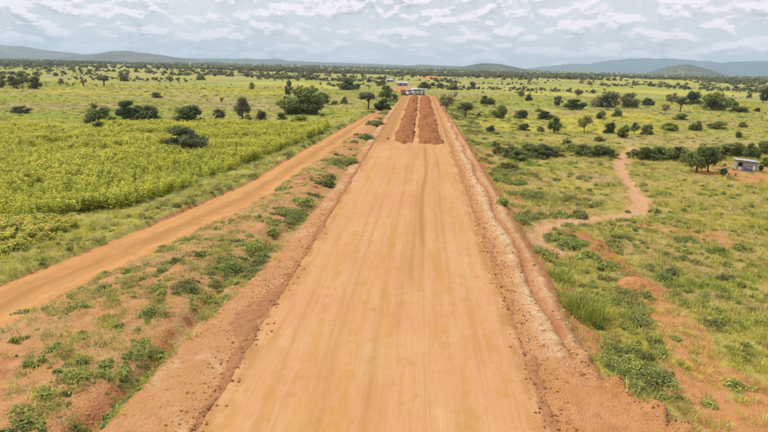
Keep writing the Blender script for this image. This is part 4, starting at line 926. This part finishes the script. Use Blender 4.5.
def wheels(root, xs_, yw, r, wd):
    for yy in yw:
        for sx in xs_:
            t_ = disc('wheel', (sx, yy, r), r, wd, m_tyre, root); disc('rim', (sx+math.copysign(wd*.5, sx), yy, r), r*.55, .03, m_rim, t_)
def truck(loc, rz, body, cargo, label, L=6.6, tip=True):
    """cab faces -y"""
    t = empty('truck', loc, rz, label=label, category='truck', group='vehicles parked at the far end of the road')
    boxes('chassis', [(0, 0, .78, .95, L*.94, .22)], m_dark, t)
    cy = -L/2+.75
    cab = prism('cab', [(cy-.85, .70), (cy+.85, .70), (cy+.85, 2.75), (cy-.50, 2.75), (cy-.78, 1.75), (cy-.85, 1.5)], -1.18, 1.18, body, t)
    wallpoly('windscreen', [(-1.05, cy-.79, 1.83), (1.05, cy-.79, 1.83), (1.05, cy-.57, 2.58), (-1.05, cy-.57, 2.58)], (0, -.02, .006), m_glass, cab)
    for s_ in (-1, 1):
        wallpoly('side_window', [(s_*1.19, cy-.55, 1.80), (s_*1.19, cy+.45, 1.80), (s_*1.19, cy+.45, 2.5), (s_*1.19, cy-.40, 2.5)], (s_*.012, 0, 0), m_glass, cab)
        boxes('headlight', [(s_*.85, cy-.87, 1.12, .38, .06, .22)], m_lamp, cab); boxes('mirror', [(s_*1.36, cy-.72, 2.1, .16, .08, .42)], m_dark, cab)
    boxes('grille', [(0, cy-.865, 1.32, 1.2, .05, .34)], m_dark, cab); boxes('bumper', [(0, cy-.93, .80, 2.4, .18, .30)], m_rim, t, .03)
    y0, y1 = cy+1.05, L/2
    if tip:
        boxes('tipper_body', [(0, (y0+y1)/2, 1.12, 2.3, y1-y0, .14), (-1.14, (y0+y1)/2, 1.85, .09, y1-y0-.01, 1.3), (1.14, (y0+y1)/2, 1.85, .09, y1-y0-.01, 1.3), (0, y0+.05, 2.0, 2.18, .09, 1.6), (0, y1-.06, 1.85, 2.18, .09, 1.28)]+[(s_*1.21, y0+.3+k_*(y1-y0-.6)/4, 1.85, .07, .10, 1.28) for s_ in (-1, 1) for k_ in range(5)], cargo, t)
    else:
        boxes('cargo_box', [(0, (y0+y1)/2, 2.05, 2.36, y1-y0, 1.9)], cargo, t, .04)
    wheels(t, (-.98, .98), (cy, L/2-1.7, L/2-.65), .48, .32); return t
def pickup(loc, rz, body, label):
    t = empty('pickup', loc, rz, label=label, category='pickup', group='vehicles parked at the far end of the road')
    b = prism('body', [(-2.5, .45), (2.5, .45), (2.5, 1.05), (.55, 1.08), (-1.0, 1.08), (-2.35, .98), (-2.5, .8)], -.92, .92, body, t)
    c = prism('cabin', [(-1.25, 1.06), (1.0, 1.06), (.82, 1.78), (-.55, 1.80)], -.82, .82, body, t)
    wallpoly('windscreen', [(-.72, -1.20, 1.14), (.72, -1.20, 1.14), (.66, -.62, 1.72), (-.66, -.62, 1.72)], (0, -.02, .02), m_glass, c)
    for s_ in (-1, 1):
        wallpoly('side_window', [(s_*.825, -.95, 1.15), (s_*.825, .8, 1.15), (s_*.825, .68, 1.68), (s_*.825, -.5, 1.68)], (s_*.01, 0, 0), m_glass, c)
        boxes('headlight', [(s_*.68, -2.48, .86, .34, .08, .16)], m_lamp, b)
    boxes('grille', [(0, -2.51, .78, .9, .05, .18)], m_dark, b); boxes('bumper', [(0, -2.55, .52, 1.8, .12, .2)], m_rim, t, .02)
    boxes('load_bed_side', [(-.86, 1.7, 1.2, .07, 1.6, .24), (.86, 1.7, 1.2, .07, 1.6, .24), (0, 2.46, 1.2, 1.7, .07, .24)], body, t)
    wheels(t, (-.82, .82), (-1.55, 1.6), .37, .24); return t
def on_ground(x, y): return (x, y, float(max(gz(np.array([x]), np.array([y]))[0], z_road(np.array([x]), np.array([y]), np.array([.5]))[0] if y < 276 else -9)))
truck(on_ground(-6.6, 263), R(40), m_white, m_red, 'white truck with red tipper body at the road end, leftmost parked truck', 5.4)
truck(on_ground(-2.7, 262), R(8), m_white, m_white, 'white box truck facing the camera at the far end of the road', 6.4, False)
truck(on_ground(.2, 263), R(-14), m_white, m_blueg, 'white truck with blue-grey body, rightmost vehicle at the road end', 6.2, True)

def shed(px, py, wpx, hpx, label, rz):
    x, y, z = ground_at(px, py); d = depth(x, y, z)/F; wd, ht = wpx*d, hpx*d
    t = empty('roadside_shed', (x, y+2, z), rz, label=label, category='shed', group='sheds beyond the road end')
    boxes('wall', [(0, 0, ht*.35, wd*.92, 4, ht*.7)], m_block, t); boxes('door', [(-wd*.2, -2.03, ht*.28, .9, .06, ht*.56)], m_dark, t); boxes('window', [(wd*.2, -2.03, ht*.4, .8, .06, .6)], m_dark, t)
    prism('roof', [(-2.4, ht*.69), (0, ht), (2.4, ht*.69), (2.4, ht*.66), (-2.4, ht*.66)], -wd*.5, wd*.5, m_tin, t)
shed(402, 86, 11, 4.5, 'grey tin-roofed shed behind the parked trucks', R(10)); shed(390, 82, 7, 3.2, 'smaller tin-roofed shed left beyond the parked trucks', R(-12))

# ------------------------------------------------------------------ far woodland and scattered far bushes
fw_p = []
for i in range(6):
    (V, Q), _ = make_plant(900+i, ('bush', 'tree', 'bush', 'spread', 'umbrella', 'bush')[i], 420); c0 = V.reshape(-1, 4, 3).mean(1, keepdims=True); V = (c0+(V.reshape(-1, 4, 3)-c0)*2.6).reshape(-1, 3)
    fw_p.append(proto(f'far_{i:02d}', fast_mesh('far_crown', V, Q, [LEAF[('fmid', 'fgrey', 'fmid', 'folive', 'fgrey', 'folive')[i]]])))
def wood(n, y0, y1, thr, seed, smin, smax, umax=1.05):
    y = y0*(y1/y0)**rng.random(n); x = rng.uniform(-umax, umax, n)*(y+10)
    m_ = fbm(x/(.16*y0+40), y/(.10*y0+30), seed, 3); q = (m_+.12*(rng.random(n)-.5) > thr) & ~((np.abs(x+1) < 14) & (y < 300)) & ~((np.abs(x+12) < 16) & (y < 520)); x, y = x[q], y[q]; k_ = len(x)
    s = rng.uniform(smin, smax, k_); return x, y, s
parts = [wood(1800, 190, 420, .60, 601, .5, 1.5), wood(5200, 380, 900, .585, 605, .9, 2.8), wood(4200, 420, 900, .62, 602, 2.2, 5.5), wood(10000, 850, 2200, .47, 603, 3.5, 7.5), wood(13000, 2000, 7500, .38, 604, 5, 10)]
x, y, s = (np.concatenate(v) for v in zip(*parts)); n = len(x)
scatter('far_woodland', fw_p, np.stack([x, y, gz(x, y, False)-.03*s], 1), rng.uniform(0, 6.28, n), (rng.normal(0, .03, n), rng.normal(0, .03, n)), np.stack([s*rng.uniform(.9, 1.5, n), s*rng.uniform(.9, 1.5, n), s*rng.uniform(.6, .95, n)], 1), rng.integers(0, 6, n),
        kind='stuff', label='grey-green far-off savanna woodland stretching to the horizon', category='woodland')
print('wood', n)

# ------------------------------------------------------------------ hills and mountains
def mat_hill(name, a, b, c):
    m, k = new_mat(name); pos = k.n('ShaderNodeNewGeometry').outputs['Position']
    n1 = k.noise(pos, .004, 6, .6); n2 = k.noise(pos, .016, 6, .7)
    col = k.mix(k.step(n1, .38, .62), a, b); col = k.mix(k.step(n2, .46, .60, 0, .85), col, c); finish(k, col, .95, .05, n2, 6.0); return m
m_hillL = mat_hill('hill_dry', (.095, .080, .050), (.20, .145, .09), (.045, .050, .030)); m_hillG = mat_hill('hill_green', (.075, .090, .040), (.14, .130, .06), (.035, .045, .024)); m_mtn = mat_hill('mountain', (.045, .06, .04), (.08, .085, .05), (.03, .04, .03))
def hill(profile, dist, thick, mat, label, seed, name='hill', rough=.16):
    """profile: (px, py_top) points of the skyline, set up at its own distance as a full ridge with both slopes"""
    px = np.array([p[0] for p in profile], float); py = np.array([p[1] for p in profile], float)
    xs_, hs_ = [], []
    for a, b in zip(px, py):
        d = ray(a, b); t = dist/d[1]; xs_.append(d[0]*t); hs_.append(CAM_H+d[2]*t)
    xs_, hs_ = np.array(xs_), np.array(hs_); nx, ny = 170, 46
    X_ = np.linspace(xs_[0], xs_[-1], nx); v = np.linspace(-1, 1, ny); A, B = np.meshgrid(X_, v, indexing='ij')
    Yh = dist+B*thick; pk = np.max(hs_)
    Hh = np.interp(A, xs_, hs_); Hh = Hh*(1+.16*(fbm(A/(thick*.22), 0*A, seed+7, 4)-.5))
    sc2 = thick*.45
    rdg = 1-np.abs(fbm(A/sc2, Yh/sc2, seed, 5)*2-1)
    fall = (1-np.abs(B)**1.3); m_ = np.clip(fall*(1-rough*2*(1-fall))+rough*(rdg-.75)*3.4*(1-fall)*fall*2, 0, 1.05)
    Zh = -14+(Hh+14)*m_+(fbm(A/(sc2*.2), Yh/(sc2*.2), seed+3, 3)-.5)*.11*pk*(np.abs(B) < .97)*fall
    link(name, fast_mesh(name, np.stack([A.ravel(), Yh.ravel(), Zh.ravel()], 1), grid_faces(nx, ny), [mat], True), kind='structure', label=label)
hill([(-160, 58), (-90, 50), (-40, 45), (0, 45.8), (18, 45.5), (34, 48.5), (60, 52.5), (85, 54.5), (120, 57), (150, 60)], 7600, 1500, m_hillL, 'long brown-green hill at the left horizon', 41)
hill([(70, 58.5), (92, 54), (112, 51), (128, 51), (150, 53.5), (172, 56.5), (195, 60), (215, 62)], 5600, 800, m_hillL, 'low dry hill just right of the long left hill', 43)
hill([(-60, 57), (30, 56), (120, 58), (180, 58), (225, 58.5), (262, 59), (275, 58.5), (290, 61), (340, 62.5), (400, 65), (440, 68)], 8600, 1200, m_hillG, 'low wooded ridge along the left and middle horizon', 47)
hill([(455, 69), (468, 65.5), (480, 63.5), (492, 63), (503, 64.5), (514, 67), (528, 70)], 4300, 420, m_hillG, 'small dark green hill right of the road end on the horizon', 53)
hill([(380, 68), (420, 64.5), (450, 66), (480, 67), (510, 68), (560, 71)], 6800, 700, m_hillG, 'faint low rise behind the road end on the horizon', 59)
hill([(648, 75), (660, 69.5), (670, 66), (680, 64.5), (690, 64.5), (700, 67), (712, 72), (722, 76)], 4300, 430, m_hillG, 'rounded green hill standing before the blue mountains', 61)
hill([(515, 72), (535, 67.5), (560, 65), (575, 63.5), (590, 64), (612, 60.5), (630, 58), (641, 57.5), (655, 59), (668, 58.5), (690, 60), (705, 61.5), (730, 64), (770, 66), (830, 72)], 12400, 1300, m_mtn, 'blue mountain range on the right horizon', 67, 'mountain')
hill([(690, 68), (715, 63.5), (740, 62), (770, 61.5), (830, 60), (900, 66), (960, 76)], 10500, 1300, m_mtn, 'second blue ridge at the right edge of the horizon', 71, 'mountain')

# ------------------------------------------------------------------ the air
m, k = new_mat('air'); vol = k.n('ShaderNodeVolumePrincipled', inp={'Color': (.62, .84, 1.0), 'Density': 9.5e-5, 'Anisotropy': .1}); k.t.links.new(vol.outputs[0], k.n('ShaderNodeOutputMaterial').inputs['Volume'])
hb = boxes('haze', [(0, 7000, 185, 42000, 14600, 410)], m, None); hb['kind'] = 'stuff'; hb['label'] = 'pale daylight haze in the air over the plain'; hb['category'] = 'haze'
